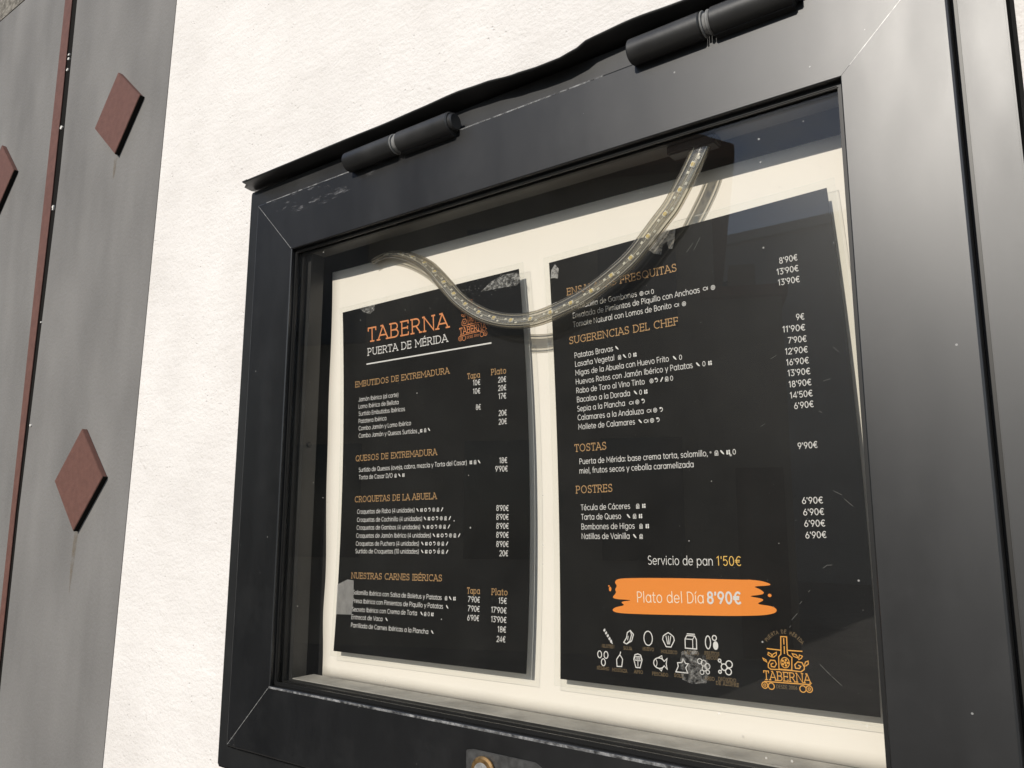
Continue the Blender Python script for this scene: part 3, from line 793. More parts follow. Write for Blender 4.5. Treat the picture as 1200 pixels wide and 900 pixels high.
class Ink:
    """Flat ribbons in sheet millimetres; later pressed on a sheet."""
    def __init__(s): s.v, s.f, s.layer = [], [], 0
    def stroke(s, pts, w, closed=None):
        pts = [p for i, p in enumerate(pts) if i == 0 or math.hypot(p[0]-pts[i-1][0], p[1]-pts[i-1][1]) > 1e-5]
        if len(pts) < 2: return
        closed = closed if closed is not None else math.hypot(pts[0][0]-pts[-1][0], pts[0][1]-pts[-1][1]) < 1e-4
        if closed: pts = pts[:-1] if math.hypot(pts[0][0]-pts[-1][0], pts[0][1]-pts[-1][1]) < 1e-4 else pts
        n = len(pts); b = len(s.v); h = w/2
        for i in range(n):
            p = pts[i]
            q0 = pts[(i-1) % n] if (closed or i > 0) else None
            q1 = pts[(i+1) % n] if (closed or i < n-1) else None
            def nd(a, c):
                dx, dy = c[0]-a[0], c[1]-a[1]; L = math.hypot(dx, dy) or 1; return dx/L, dy/L
            d0 = nd(q0, p) if q0 else nd(p, q1)
            d1 = nd(p, q1) if q1 else d0
            nx, ny = -(d0[1]+d1[1]), d0[0]+d1[0]
            L = math.hypot(nx, ny)
            if L < 0.3: nx, ny, L = -d1[1], d1[0], 1.0
            nx, ny = nx/L, ny/L
            c = max(.45, nx*-d1[1]+ny*d1[0])
            ex = ey = 0
            if not closed and (i == 0 or i == n-1):
                sgn = -1 if i == 0 else 1; ex, ey = d1[0]*h*.5*sgn, d1[1]*h*.5*sgn
            s.v.append((p[0]+nx*h/c+ex, p[1]+ny*h/c+ey, s.layer)); s.v.append((p[0]-nx*h/c+ex, p[1]-ny*h/c+ey, s.layer))
        for i in range(n if closed else n-1):
            k = (i+1) % n
            s.f.append((b+2*i, b+2*i+1, b+2*k+1, b+2*k))
        s.layer += 1
    def fill(s, pts):
        b = len(s.v); s.v += [(x, y, s.layer) for x, y in pts]; s.f.append(tuple(range(b, b+len(pts)))); s.layer += 1
    def text(s, txt, u0, v0, u1, v1, cap, weight, slab=False, track=0.04):
        """cap: capital height in mm; the run is fitted between its two baseline ends (v runs down the sheet)."""
        G = [glyph(c, slab) for c in txt]
        total = sum(a+track for a, _ in G)-track
        L = math.hypot(u1-u0, v1-v0); sx = L/total; syy = cap/.7
        dx, dy = (u1-u0)/L, (v1-v0)/L
        x = 0
        w = weight*0.80*math.sqrt(sx*syy)
        for a, st in G:
            s.layer = 0
            for pl in st:
                out = [(u0+dx*(x+px)*sx+dy*py*syy, v0+dy*(x+px)*sx-dx*py*syy) for px, py in pl]
                s.stroke(out, w)
            x += a+track
    def press(s, name, q, mat, parent, lift=0.00012):
        if not s.v: return None
        vs = [S(q, u, v, lift+0.000006*min(l, 12)) for u, v, l in s.v]
        root = parent
        off = Vector(root.location) if root else Vector()
        o = mesh(name, [Vector(p)-off for p in vs], s.f, None, parent, fix=False)
        bm = bmesh.new(); bm.from_mesh(o.data)
        for f in bm.faces:
            if len(f.verts) > 4: f.normal_update()
        bmesh.ops.triangulate(bm, faces=[f for f in bm.faces if len(f.verts) > 4])
        for f in bm.faces:
            f.normal_update()
            if f.normal.y > 0: f.normal_flip()
        bm.to_mesh(o.data); bm.free()
        o.data.materials.append(mat)
        return o

# ---------------------------------------------------------------- the two laminated menus (sheet mm -> world)
QR = [0.0087488, -0.0098443, 0.0162305, 0.9743001, 0.0019696, 0.0002498, -0.0003587, 0.0002473, -0.0005235, 0.0003771, -0.0066594, -0.0023545, 0.0037961, -0.0047375, 0.0071503]
QL = [-0.2155162, -0.0141121, 0.0162737, 0.9690931, 0.0019659, 0.0005354, -0.0001784, 0.0003744, 1.3e-05, 0.0004324, -0.0111402, -0.0022318, -0.0005166, -0.0110875, 0.0093136]
def S(q, u, v, lift=0.0):
    ox, oz, rot, k, a0, a1, a2, a3, a4, a5, b0, b1, b2, b3, b4 = q
    U, V = u/210, v/297
    y = -0.0015-(a0+a1*U+a2*V+a3*U*V+a4*V*V+a5*U*V*V)-lift
    c, s = math.cos(rot), math.sin(rot)
    w_ = (1-V)**2                                              # the paper has cockled a little
    x, z = k*u/1000+b0*w_+b1*U*w_+b3*V*V, -k*v/1000+b2*U*w_+b4*w_
    return (ox+c*x-s*z, y, oz+s*x+c*z)

def sheet_grid(q, u0, u1, v0, v1, nu, nv, lift, off):
    v = [Vector(S(q, u0+(u1-u0)*i/nu, v0+(v1-v0)*j/nv, lift))-off for j in range(nv+1) for i in range(nu+1)]
    f = [(j*(nu+1)+i, (j+1)*(nu+1)+i, (j+1)*(nu+1)+i+1, j*(nu+1)+i+1) for j in range(nv) for i in range(nu)]
    return v, f

def menu_sheet(q, label, frame_w):
    root = thing('menu_sheet', label, 'menu', S(q, 105, 297))
    off = Vector(root.location)
    v, f = sheet_grid(q, 0, 210, 0, 297, 42, 60, 0, off)
    mesh('paper', v, f, M_SHEET, root, smooth=True, fix=False)
    m_ = frame_w                                                # clear sealed margin all round
    V, F = [], []
    def strip(u0, u1, v0, v1, nu, nv):
        a, b_ = sheet_grid(q, u0, u1, v0, v1, nu, nv, -0.0003, off); n = len(V); V.extend(a); F.extend([[i+n for i in t] for t in b_])
    strip(-m_, -0.02, -m_, 297+m_, 1, 60); strip(210.02, 210+m_, -m_, 297+m_, 1, 60)
    strip(-0.02, 210.02, -m_, -0.02, 42, 1); strip(-0.02, 210.02, 297.02, 297+m_, 42, 1)
    mesh('laminate_margin', V, F, M_FILM, root, smooth=True, fix=False)
    e = Ink()                                                   # cut edge and inner seal line of the pouch catch the light
    def rect(d, w):
        c = [(-d, -d), (210+d, -d), (210+d, 297+d), (-d, 297+d)]
        for (a, b_) in zip(c, c[1:]+c[:1]):
            n = 30; e.stroke([(a[0]+(b_[0]-a[0])*i/n, a[1]+(b_[1]-a[1])*i/n) for i in range(n+1)], w)
    rect(m_, 0.2)
    e.press('laminate_edge', q, M_LAMEDGE, root, lift=-0.0002)
    return root
M_LAMEDGE = pbr('laminate_cut_edge', (0.70, 0.69, 0.62), 0.3, 0.5)

left = menu_sheet(QL, 'left black menu sheet headed TABERNA, with Tapa and Plato price columns', 4.5)
right = menu_sheet(QR, 'right black menu sheet with the orange Plato del Día brush banner', 5.0)

LEFT_TEXT=[('title', 'T', 'TABERNA', 33.9, 31.8, 132.3, 33.6), ('subtitle', 'H2', 'PUERTA DE MÉRIDA', 33.1, 43.9, 130.8, 45.3), ('rule', 'R', '', 31.7, 51.4, 177.1, 53.1), ('h0', 'H', 'EMBUTIDOS DE EXTREMADURA', 16.1, 70.1, 131.3, 71.4), ('c0', 'K', 'Tapa', 150.8, 78.3, 164.1, 78.4), ('c0', 'K', 'Plato', 175.6, 78.0, 190.8, 78.4), ('d0', 'I', 'Jamón Ibérico (al corte)', 20.5, 83.2, 71.6, 84.0), ('d0', 'I', 'Lomo Ibérico de Bellota', 20.5, 89.4, 71.7, 90.3), ('d0', 'I', 'Surtido Embutidos Ibéricos', 20.6, 95.7, 79.3, 96.8), ('d0', 'I', 'Patatera Ibérica', 20.6, 102.2, 56.5, 102.5), ('d0', 'I', 'Combo Jamón y Lomo Ibérico', 20.7, 108.5, 86.4, 109.2), ('d0', 'I', 'Combo Jamón y Quesos Surtidos', 20.8, 114.9, 93.6, 116.3), ('d0', 'X', 'nmg', 96.6, 116.3, 108.9, 116.2), ('p0', 'N', '10€', 156.4, 84.0, 164.2, 84.2), ('p0', 'N', '10€', 156.1, 90.7, 163.9, 90.9), ('p0', 'N', '8€', 158.6, 103.4, 163.9, 103.5), ('p0', 'N', '20€', 182.3, 84.6, 190.5, 84.9), ('p0', 'N', '20€', 182.0, 91.0, 190.3, 91.2), ('p0', 'N', '17€', 182.1, 97.3, 190.0, 97.5), ('p0', 'N', '20€', 181.7, 110.1, 189.8, 110.3), ('p0', 'N', '20€', 181.5, 116.7, 189.7, 116.8), ('h1', 'H', 'QUESOS DE EXTREMADURA', 17.3, 135.0, 116.0, 135.5), ('d1', 'I', 'Surtido de Quesos (oveja, cabra, mezcla y Torta del Casar)', 21.7, 144.5, 148.4, 145.1), ('d1', 'X', 'nmg', 150.9, 145.1, 162.7, 145.2), ('d1', 'I', 'Torta de Casar D/O', 22.0, 150.9, 64.6, 151.2), ('d1', 'X', 'mgn', 66.4, 151.3, 79.2, 151.3), ('p1', 'N', '18€', 181.3, 145.8, 189.2, 146.0), ('p1', 'N', "9'90€", 177.2, 152.0, 189.5, 152.3), ('h2', 'H', 'CROQUETAS DE LA ABUELA', 17.4, 170.2, 115.9, 170.4), ('d2', 'I', 'Croquetas de Rabo (4 unidades)', 21.0, 180.2, 91.5, 180.3), ('d2', 'X', 'gnocsmb', 93.0, 180.3, 123.6, 180.4), ('d2', 'I', 'Croquetas de Cochinillo (4 unidades)', 21.2, 187.1, 100.2, 187.3), ('d2', 'X', 'gnocsmb', 101.6, 187.3, 132.1, 187.3), ('d2', 'I', 'Croquetas de Gambas (4 unidades)', 21.1, 193.7, 98.3, 193.9), ('d2', 'X', 'gnocsmb', 100.6, 193.9, 131.2, 193.9), ('d2', 'I', 'Croquetas de Jamón Ibérico (4 unidades)', 21.0, 200.5, 110.5, 200.6), ('d2', 'X', 'gnocsmb', 112.0, 200.6, 142.3, 200.7), ('d2', 'I', 'Croquetas de Puchero (4 unidades)', 20.9, 207.2, 97.4, 207.0), ('d2', 'X', 'gnocsmb', 99.4, 207.0, 129.6, 207.0), ('d2', 'I', 'Surtido de Croquetas (10 unidades)', 20.7, 213.6, 97.6, 213.3), ('d2', 'X', 'gnocsmb', 99.5, 213.3, 129.9, 213.2), ('p2', 'N', "8'90€", 178.0, 181.1, 190.1, 181.5), ('p2', 'N', "8'90€", 178.0, 187.7, 190.2, 188.0), ('p2', 'N', "8'90€", 178.1, 194.4, 190.2, 194.6), ('p2', 'N', "8'90€", 178.1, 200.9, 190.3, 201.1), ('p2', 'N', "8'90€", 178.3, 207.7, 190.3, 207.8), ('p2', 'N', '20€', 181.6, 214.4, 189.9, 214.5), ('h3', 'H', 'NUESTRAS CARNES IBÉRICAS', 17.2, 234.8, 123.9, 234.3), ('c3', 'K', 'Tapa', 150.5, 242.7, 163.4, 242.6), ('c3', 'K', 'Plato', 174.8, 242.8, 190.2, 242.7), ('d3', 'I', 'Solomillo Ibérico con Salsa de Boletus y Patatas', 20.3, 248.1, 124.4, 248.6), ('d3', 'X', 'mgn', 127.2, 248.6, 139.4, 248.6), ('d3', 'I', 'Presa Ibérica con Pimientos de Piquillo y Patatas', 20.2, 255.1, 126.2, 255.2), ('d3', 'X', 'g', 128.8, 255.3, 132.7, 255.3), ('d3', 'I', 'Secreto Ibérico con Crema de Torta', 20.4, 262.3, 98.3, 261.7), ('d3', 'X', 'gmen', 101.6, 261.7, 116.7, 261.6), ('d3', 'I', 'Entrecot de Vaca', 20.3, 268.7, 58.8, 268.4), ('d3', 'X', 'g', 61.9, 268.4, 65.8, 268.3), ('d3', 'I', 'Parrillada de Carnes Ibéricas a la Plancha', 20.3, 275.5, 111.7, 275.3), ('d3', 'X', 'g', 114.3, 275.3, 117.7, 275.2), ('p3', 'N', "7'90€", 151.6, 249.0, 163.7, 249.0), ('p3', 'N', "7'90€", 151.8, 255.8, 163.8, 255.8), ('p3', 'N', "6'90€", 151.6, 262.6, 163.6, 262.6), ('p3', 'N', '15€', 181.8, 248.8, 189.7, 248.8), ('p3', 'N', "17'90€", 175.0, 255.7, 189.8, 255.7), ('p3', 'N', "13'90€", 175.2, 262.5, 190.0, 262.4), ('p3', 'N', '18€', 181.9, 269.4, 190.0, 269.3), ('p3', 'N', '24€', 181.3, 276.4, 189.8, 276.3)]
RIGHT_TEXT=[('h0', 'H', 'ENSALADAS FRESQUITAS', 14.7, 27.7, 105.2, 28.6), ('d0', 'I', 'Ensaladilla de Gambones', 18.1, 38.9, 73.3, 39.7), ('d0', 'X', 'sfe', 75.3, 40.0, 87.2, 40.3), ('d0', 'I', 'Ensalada de Pimientos de Piquillo con Anchoas', 18.7, 45.5, 120.5, 46.1), ('d0', 'X', 'fs', 122.8, 45.8, 131.5, 46.2), ('d0', 'I', 'Tomate Natural con Lomos de Bonito', 18.5, 52.0, 99.0, 52.5), ('d0', 'X', 'fs', 101.1, 52.7, 109.9, 52.9), ('p0', 'N', "8'90€", 175.2, 38.8, 186.9, 39.0), ('p0', 'N', "13'90€", 172.9, 45.4, 186.7, 45.6), ('p0', 'N', "13'90€", 172.9, 52.0, 186.6, 52.3), ('h1', 'H', 'SUGERENCIAS DEL CHEF', 14.4, 63.8, 102.9, 64.3), ('d1', 'I', 'Patatas Bravas', 18.4, 74.6, 51.3, 74.2), ('d1', 'X', 'g', 52.7, 74.2, 56.5, 74.2), ('d1', 'I', 'Lasaña Vegetal', 18.5, 80.8, 51.9, 80.8), ('d1', 'X', 'mgen', 54.3, 80.8, 70.0, 80.8), ('d1', 'I', 'Migas de la Abuela con Huevo Frito', 18.4, 87.2, 94.0, 87.4), ('d1', 'X', 'ge', 96.6, 87.5, 104.2, 87.5), ('d1', 'I', 'Huevos Rotos con Jamón Ibérico y Patatas', 18.4, 93.6, 110.9, 94.0), ('d1', 'X', 'gen', 112.9, 94.0, 124.7, 94.0), ('d1', 'I', 'Rabo de Toro al Vino Tinto', 18.5, 100.0, 74.7, 100.2), ('d1', 'X', 'scbme', 78.2, 100.2, 96.6, 100.3), ('d1', 'I', 'Bacalao a la Dorada', 18.7, 106.4, 62.8, 106.7), ('d1', 'X', 'gen', 65.3, 106.7, 76.6, 106.8), ('d1', 'I', 'Sepia a la Plancha', 18.6, 113.0, 58.4, 113.0), ('d1', 'X', 'fsc', 61.6, 113.0, 74.3, 113.0), ('d1', 'I', 'Calamares a la Andaluza', 18.7, 119.2, 72.5, 119.8), ('d1', 'X', 'fsc', 74.9, 119.8, 87.5, 120.0), ('d1', 'I', 'Mollete de Calamares', 18.9, 125.8, 65.4, 126.3), ('d1', 'X', 'gfsc', 67.7, 126.3, 84.6, 126.5), ('p1', 'N', '9€', 181.4, 74.8, 186.6, 75.1), ('p1', 'N', "11'90€", 172.4, 80.8, 186.4, 81.6), ('p1', 'N', "7'90€", 175.0, 87.9, 186.5, 88.4), ('p1', 'N', "12'90€", 172.6, 94.3, 186.5, 94.8), ('p1', 'N', "16'90€", 172.6, 100.9, 186.4, 101.3), ('p1', 'N', "13'90€", 172.8, 107.4, 186.6, 107.7), ('p1', 'N', "18'90€", 172.8, 114.1, 186.6, 114.2), ('p1', 'N', "14'50€", 172.9, 120.7, 186.6, 120.7), ('p1', 'N', "6'90€", 174.7, 127.1, 186.6, 127.0), ('h2', 'H', 'TOSTAS', 15.2, 141.1, 41.7, 141.3), ('d2', 'I', 'Puerta de Mérida: base crema torta, solomillo,', 18.8, 150.1, 116.9, 150.9), ('d2', 'X', 'mgne', 121.1, 150.9, 136.4, 151.0), ('d2', 'I', 'miel, frutos secos y cebolla caramelizada', 18.5, 156.6, 106.8, 157.2), ('p2', 'N', "9'90€", 174.7, 150.7, 186.6, 150.6), ('h3', 'H', 'POSTRES', 15.2, 170.2, 45.3, 170.1), ('d3', 'I', 'Técula de Cáceres', 18.9, 182.0, 58.7, 182.0), ('d3', 'X', 'mn', 62.7, 182.0, 70.7, 181.9), ('d3', 'I', 'Tarta de Queso', 19.0, 188.5, 51.4, 188.5), ('d3', 'X', 'gmn', 55.4, 188.5, 67.9, 188.5), ('d3', 'I', 'Bombones de Higos', 18.9, 195.1, 61.6, 195.1), ('d3', 'X', 'mn', 64.6, 195.1, 72.7, 195.1), ('d3', 'I', 'Natillas de Vainilla', 18.9, 201.6, 57.5, 201.7), ('d3', 'X', 'gm', 59.7, 201.7, 67.7, 201.7), ('p3', 'N', "6'90€", 174.5, 182.3, 186.9, 182.3), ('p3', 'N', "6'90€", 174.7, 188.9, 187.0, 188.8), ('p3', 'N', "6'90€", 174.8, 195.4, 187.1, 195.3), ('p3', 'N', "6'90€", 175.0, 202.0, 187.3, 201.7), ('bread', 'B', 'Servicio de pan', 70.4, 218.2, 116.5, 218.2), ('breadp', 'B', "1'50€", 118.7, 218.1, 134.9, 218.1), ('ban', 'B', 'Plato del Día', 61.6, 242.6, 109.5, 241.2), ('banp', 'BB', "8'90€", 111.4, 241.1, 133.7, 240.5)]
ICONS=[('GLUTEN', 38.6, 265.5, 38.8, 272.2), ('SOJA', 54.8, 265.4, 53.9, 272.4), ('HUEVO', 69.2, 265.0, 69.2, 271.8), ('MOLUSCO', 83.8, 265.0, 84.0, 272.4), ('LÁCTEO', 99.3, 264.9, 99.6, 271.8), ('FRUTOS/SECOS', 113.3, 264.5, 113.3, 271.1), ('SÉSAMO', 34.6, 280.1, 34.7, 286.7), ('MOSTAZA', 47.5, 280.1, 47.6, 286.9), ('APIO', 61.4, 279.7, 61.7, 286.6), ('PESCADO', 77.5, 279.9, 77.4, 286.7), ('SOLE', 92.8, 280.3, 90.5, 286.3), ('ARIO', 107.6, 279.4, 111.3, 286.1), ('DIÓXIDO/DE AZUFRE', 121.8, 278.5, 122.7, 285.7)]
BANNER=[(44.5, 249.8), (42.4, 248.4), (45.0, 246.5), (52.6, 245.0), (48.7, 242.8), (59.3, 241.4), (41.8, 241.2), (46.2, 236.8), (44.8, 235.1), (46.8, 232.6), (44.7, 230.3), (47.3, 227.8), (63.2, 227.0), (90.1, 226.5), (115.5, 226.4), (139.5, 226.4), (137.7, 226.1), (147.4, 226.8), (152.9, 228.5), (151.1, 229.4), (141.4, 230.1), (145.7, 231.6), (148.5, 233.6), (146.5, 234.8), (137.9, 235.9), (146.8, 237.0), (147.7, 238.1), (142.8, 240.3), (153.3, 241.2), (155.7, 243.2), (154.0, 245.2), (146.3, 246.8), (126.6, 248.1), (102.1, 248.9), (76.1, 249.8), (51.3, 250.3)]
BLOTS=[(40.3, 232.8), (41.2, 234.8), (151.5, 235.0)]
EMBLEM={'neck': [(156.6, 266.9), (156.9, 258.2), (160.4, 258.1), (160.3, 266.9)], 'body': [(156.6, 266.4), (156.5, 268.1), (155.1, 269.7), (155.0, 276.6), (162.5, 276.7), (162.9, 269.5), (160.5, 268.0), (160.4, 266.4)], 'cap': [(158.6, 259.1), (158.6, 262.4)], 'lab': [(158.7, 263.6), (158.6, 267.7)], 'barl': [(148.3, 265.6), (156.3, 265.9)], 'barr': [(160.8, 265.7), (169.0, 265.6)], 'base': [(148.7, 273.8), (148.6, 276.2), (150.1, 277.2), (155.0, 276.9), (162.5, 276.8), (167.9, 277.0), (169.7, 275.6), (170.0, 273.4)], 'rose': [(158.9, 269.6)], 'rose2': [(158.8, 272.7)], 'scl': [(148.7, 274.3), (150.1, 272.0), (152.7, 272.0), (153.6, 273.9), (152.5, 275.7), (150.5, 275.6), (150.3, 274.2), (151.6, 273.6)], 'scr': [(169.7, 273.9), (168.7, 271.9), (166.2, 271.6), (164.4, 273.4), (164.8, 275.3), (167.0, 275.3), (167.8, 274.1), (166.6, 273.5)], 'leaf': [[(151.0, 270.2), (148.7, 269.0), (149.0, 267.7), (150.8, 268.6), (151.0, 270.2)], [(151.0, 270.2), (151.8, 268.5), (153.9, 267.3), (153.8, 268.8), (152.2, 270.1), (151.0, 270.2)], [(148.0, 273.4), (146.0, 272.3), (145.5, 271.2), (147.3, 272.0), (148.0, 273.4)], [(166.8, 269.7), (163.9, 268.7), (163.2, 267.3), (165.5, 267.7), (166.8, 269.7)], [(166.8, 269.7), (167.4, 267.7), (169.1, 268.3), (168.3, 269.6), (166.8, 270.4)], [(170.1, 272.9), (170.7, 271.3), (172.2, 270.7), (172.3, 272.3), (170.6, 273.6)]], 't': [145.6, 283.3, 173.2, 282.8], 'l1': [(146.0, 284.4), (173.0, 283.6)], 'bs': [(146.1, 286.5), (150.0, 286.7), (168.5, 286.4), (172.1, 286.1)], 'd': [153.0, 287.5, 165.3, 287.2], 'arch': [(148.5, 261.9), (151.2, 258.8), (154.9, 256.9), (159.0, 256.1), (163.0, 256.9), (166.4, 258.8), (169.2, 261.9)], 'lt': [144.3, 41.7, 172.9, 42.1], 'tapeL': 0}
TAPES={'L0': [(170.0, 11.0), (181.4, 4.8), (194.1, 2.0), (208.7, 2.5), (213.1, 9.4), (206.8, 12.5), (189.6, 11.8)], 'L1': [(23.9, -0.2), (31.4, -1.3), (45.0, 0.2), (43.6, 5.4), (37.9, 7.5), (30.0, 4.7)], 'L2': [(0.3, 265.7), (-0.4, 240.7), (12.8, 235.9), (21.0, 236.5), (21.9, 252.7), (20.7, 265.1)], 'R0': [(85.7, 10.0), (86.3, -0.9), (92.3, -4.4), (98.6, -0.9), (107.4, 0.3), (105.8, 7.8), (103.6, 13.2), (101.0, 12.5), (99.9, 7.4), (97.0, 8.7), (94.7, 15.1), (89.3, 13.3)], 'R1': [(1.1, 12.4), (2.2, 6.1), (5.8, 2.5), (9.1, 6.5), (7.6, 13.8), (4.4, 12.6)], 'R2': [(93.0, 271.5), (101.3, 269.2), (108.7, 272.5), (111.9, 278.8), (109.4, 288.9), (99.5, 290.5), (93.2, 288.3), (91.5, 280.6)]}
SCRATCH=[[(184.0, 218.7), (186.4, 217.1), (189.4, 216.9)], [(164.1, 248.3), (167.5, 244.6)], [(169.2, 239.2), (170.7, 237.6)], [(174.6, 232.4), (175.9, 231.1)], [(178.9, 271.9), (184.7, 277.4)], [(185.5, 278.1), (190.4, 282.3)], [(162.5, 252.7), (163.5, 251.4)], [(193.6, 112.9), (197.8, 112.1)], [(201.5, 94.0), (204.4, 97.4)], [(153.2, 135.7), (156.0, 134.2)], [(163.3, 95.7), (167.1, 94.1)], [(189.3, 129.8), (191.2, 131.1)], [(193.2, 175.6), (197.8, 178.1)], [(199.1, 180.5), (203.5, 184.6)], [(113.8, 17.9), (119.1, 12.8)], [(119.1, 17.7), (124.6, 10.3)]]

ICO = {  # tiny allergen marks in a unit box (0..1), y up
 'g': [('f', [(.10, .80), (.22, .95), (.45, .80), (.80, .35), (.92, .10), (.70, .12), (.35, .40)])],
 'm': [('s', [(.2, 0), (.2, .6), (.35, .85), (.75, .85), (.85, .6), (.85, 0), (.2, 0)], .1), ('s', [(.2, .6), (.85, .6)], .09), ('f', [(.32, .15), (.70, .15), (.70, .42), (.32, .42)])],
 'e': [('s', ell(.5, .45, .27, .45), .11)],
 'n': [('f', [(.12, .05), (.42, .0), (.45, .8), (.15, .85)]), ('f', ell(.72, .68, .17, .2)[:-1]), ('f', ell(.72, .22, .18, .24)[:-1])],
 'f': [('s', arc(.42, .42, .40, .30, 30, 330)+[(1.0, .72), (1.0, .12), (.77, .56)], .11)],
 's': [('s', ell(.5, .45, .40, .42), .11), ('s', ell(.5, .45, .16, .18), .12)],
 'o': [('s', ell(.5, .45, .36, .36), .18)],
 'c': [('s', arc(.35, .5, .42, .40, 120, -90), .14), ('f', [(.1, .62), (.5, .58), (.45, .82), (.15, .85)])],
 'b': [('f', [(.15, .0), (.42, .05), (.90, .8), (.75, .98), (.45, .6)])],
}
def icons_run(ink, seq, u0, v0, u1, v1, size):
    n = len(seq)
    step = ((u1-u0)-size)/(n-1) if n > 1 else 0
    for i, k in enumerate(seq):
        t = i/(n-1) if n > 1 else 0
        x, y = u0+step*i, v0+(v1-v0)*t
        ink.layer = 0
        for it in ICO[k]:
            pts = [(x+px*size, y-py*size) for px, py in it[1]]
            if it[0] == 's': ink.stroke(pts, it[2]*size)
            else: ink.fill(pts)

SECNAME = {'h': 'section_heading', 'd': 'dish_list', 'p': 'price_list', 'c': 'column_heading'}
def print_sheet(q, root, rows, cap):
    secs = {}
    for r in rows: secs.setdefault(r[0], []).append(r)
    for key, rs in secs.items():
        ink = Ink(); mat = M_WHITE; name = SECNAME.get(key[0], 'lettering') if key[1:].isdigit() else 'lettering'
        for _, kind, txt, u0, v0, u1, v1 in rs:
            if kind == 'T': ink.text(txt, u0, v0, u1, v1, 11.9, .085, True, .10); mat, name = M_ORANGE, 'title'
            elif kind == 'H2': ink.text(txt, u0, v0, u1, v1, 6.0, .095, True, .08); name = 'subtitle'
            elif kind == 'R':
                ink.stroke([(u0+(u1-u0)*i/20, v0+(v1-v0)*i/20) for i in range(21)], 1.15); name = 'underline'
            elif kind == 'H': ink.text(txt, u0, v0, u1, v1, cap['H'], .10, True, .08); mat = M_GOLD
            elif kind == 'K': ink.text(txt, u0, v0, u1, v1, cap['K'], .11, True, .08); mat = M_GOLD
            elif kind == 'I': ink.text(txt, u0, v0, u1, v1, cap['I'], .10, False, .03)
            elif kind == 'N': ink.text(txt, u0, v0, u1, v1, cap['N'], .115, False, .05)
            elif kind == 'X': icons_run(ink, txt, u0, v0, u1, v1, 3.3)
            elif kind == 'B':
                ink.text(txt, u0, v0, u1, v1, 5.4 if key[:3] != 'ban' else 6.6, .085, False, .05)
                if key == 'breadp': mat = M_YELLOW
                if key == 'ban': mat = M_CREAM
            elif kind == 'BB': ink.text(txt, u0, v0, u1, v1, 6.6, .17, False, .08)
        ink.press(name, q, mat, root, lift=0.00012 if key[:3] != 'ban' else 0.0003)

print_sheet(QL, left, LEFT_TEXT, dict(H=4.7, K=4.3, I=3.5, N=4.0))
print_sheet(QR, right, RIGHT_TEXT, dict(H=4.9, K=4.3, I=3.7, N=3.5))

# brush-stroke banner
ink = Ink()
def smooth_closed(pts, n=4):
    out = []; m_ = len(pts)
    for i in range(m_):
        p0, p1, p2, p3 = pts[i-1], pts[i], pts[(i+1) % m_], pts[(i+2) % m_]
        for k in range(n):
            t = k/n
            f_ = lambda a, b_, c, d: 0.5*((2*b_)+(-a+c)*t*.8+(2*a-5*b_+4*c-d)*t*t*.8+(-a+3*b_-3*c+d)*t**3*.8) if False else b_+(c-b_)*t
            out.append((f_(p0[0], p1[0], p2[0], p3[0]), f_(p0[1], p1[1], p2[1], p3[1])))
    return out
def chaikin(pts):
    out = []
    for a, b_ in zip(pts, pts[1:]+pts[:1]):
        out += [(a[0]*.78+b_[0]*.22, a[1]*.78+b_[1]*.22), (a[0]*.22+b_[0]*.78, a[1]*.22+b_[1]*.78)]
    return out
ink.fill(chaikin(chaikin(BANNER)))
for (u, v), (ru, rv) in zip(BLOTS, ((.7, .5), (1.0, 1.6), (1.2, 1.0))): ink.fill([(u+ru*math.cos(a*.7854), v+rv*math.sin(a*.7854)) for a in range(8)])
ink.press('brush_banner', QR, M_BANNER, right, lift=0.00015)

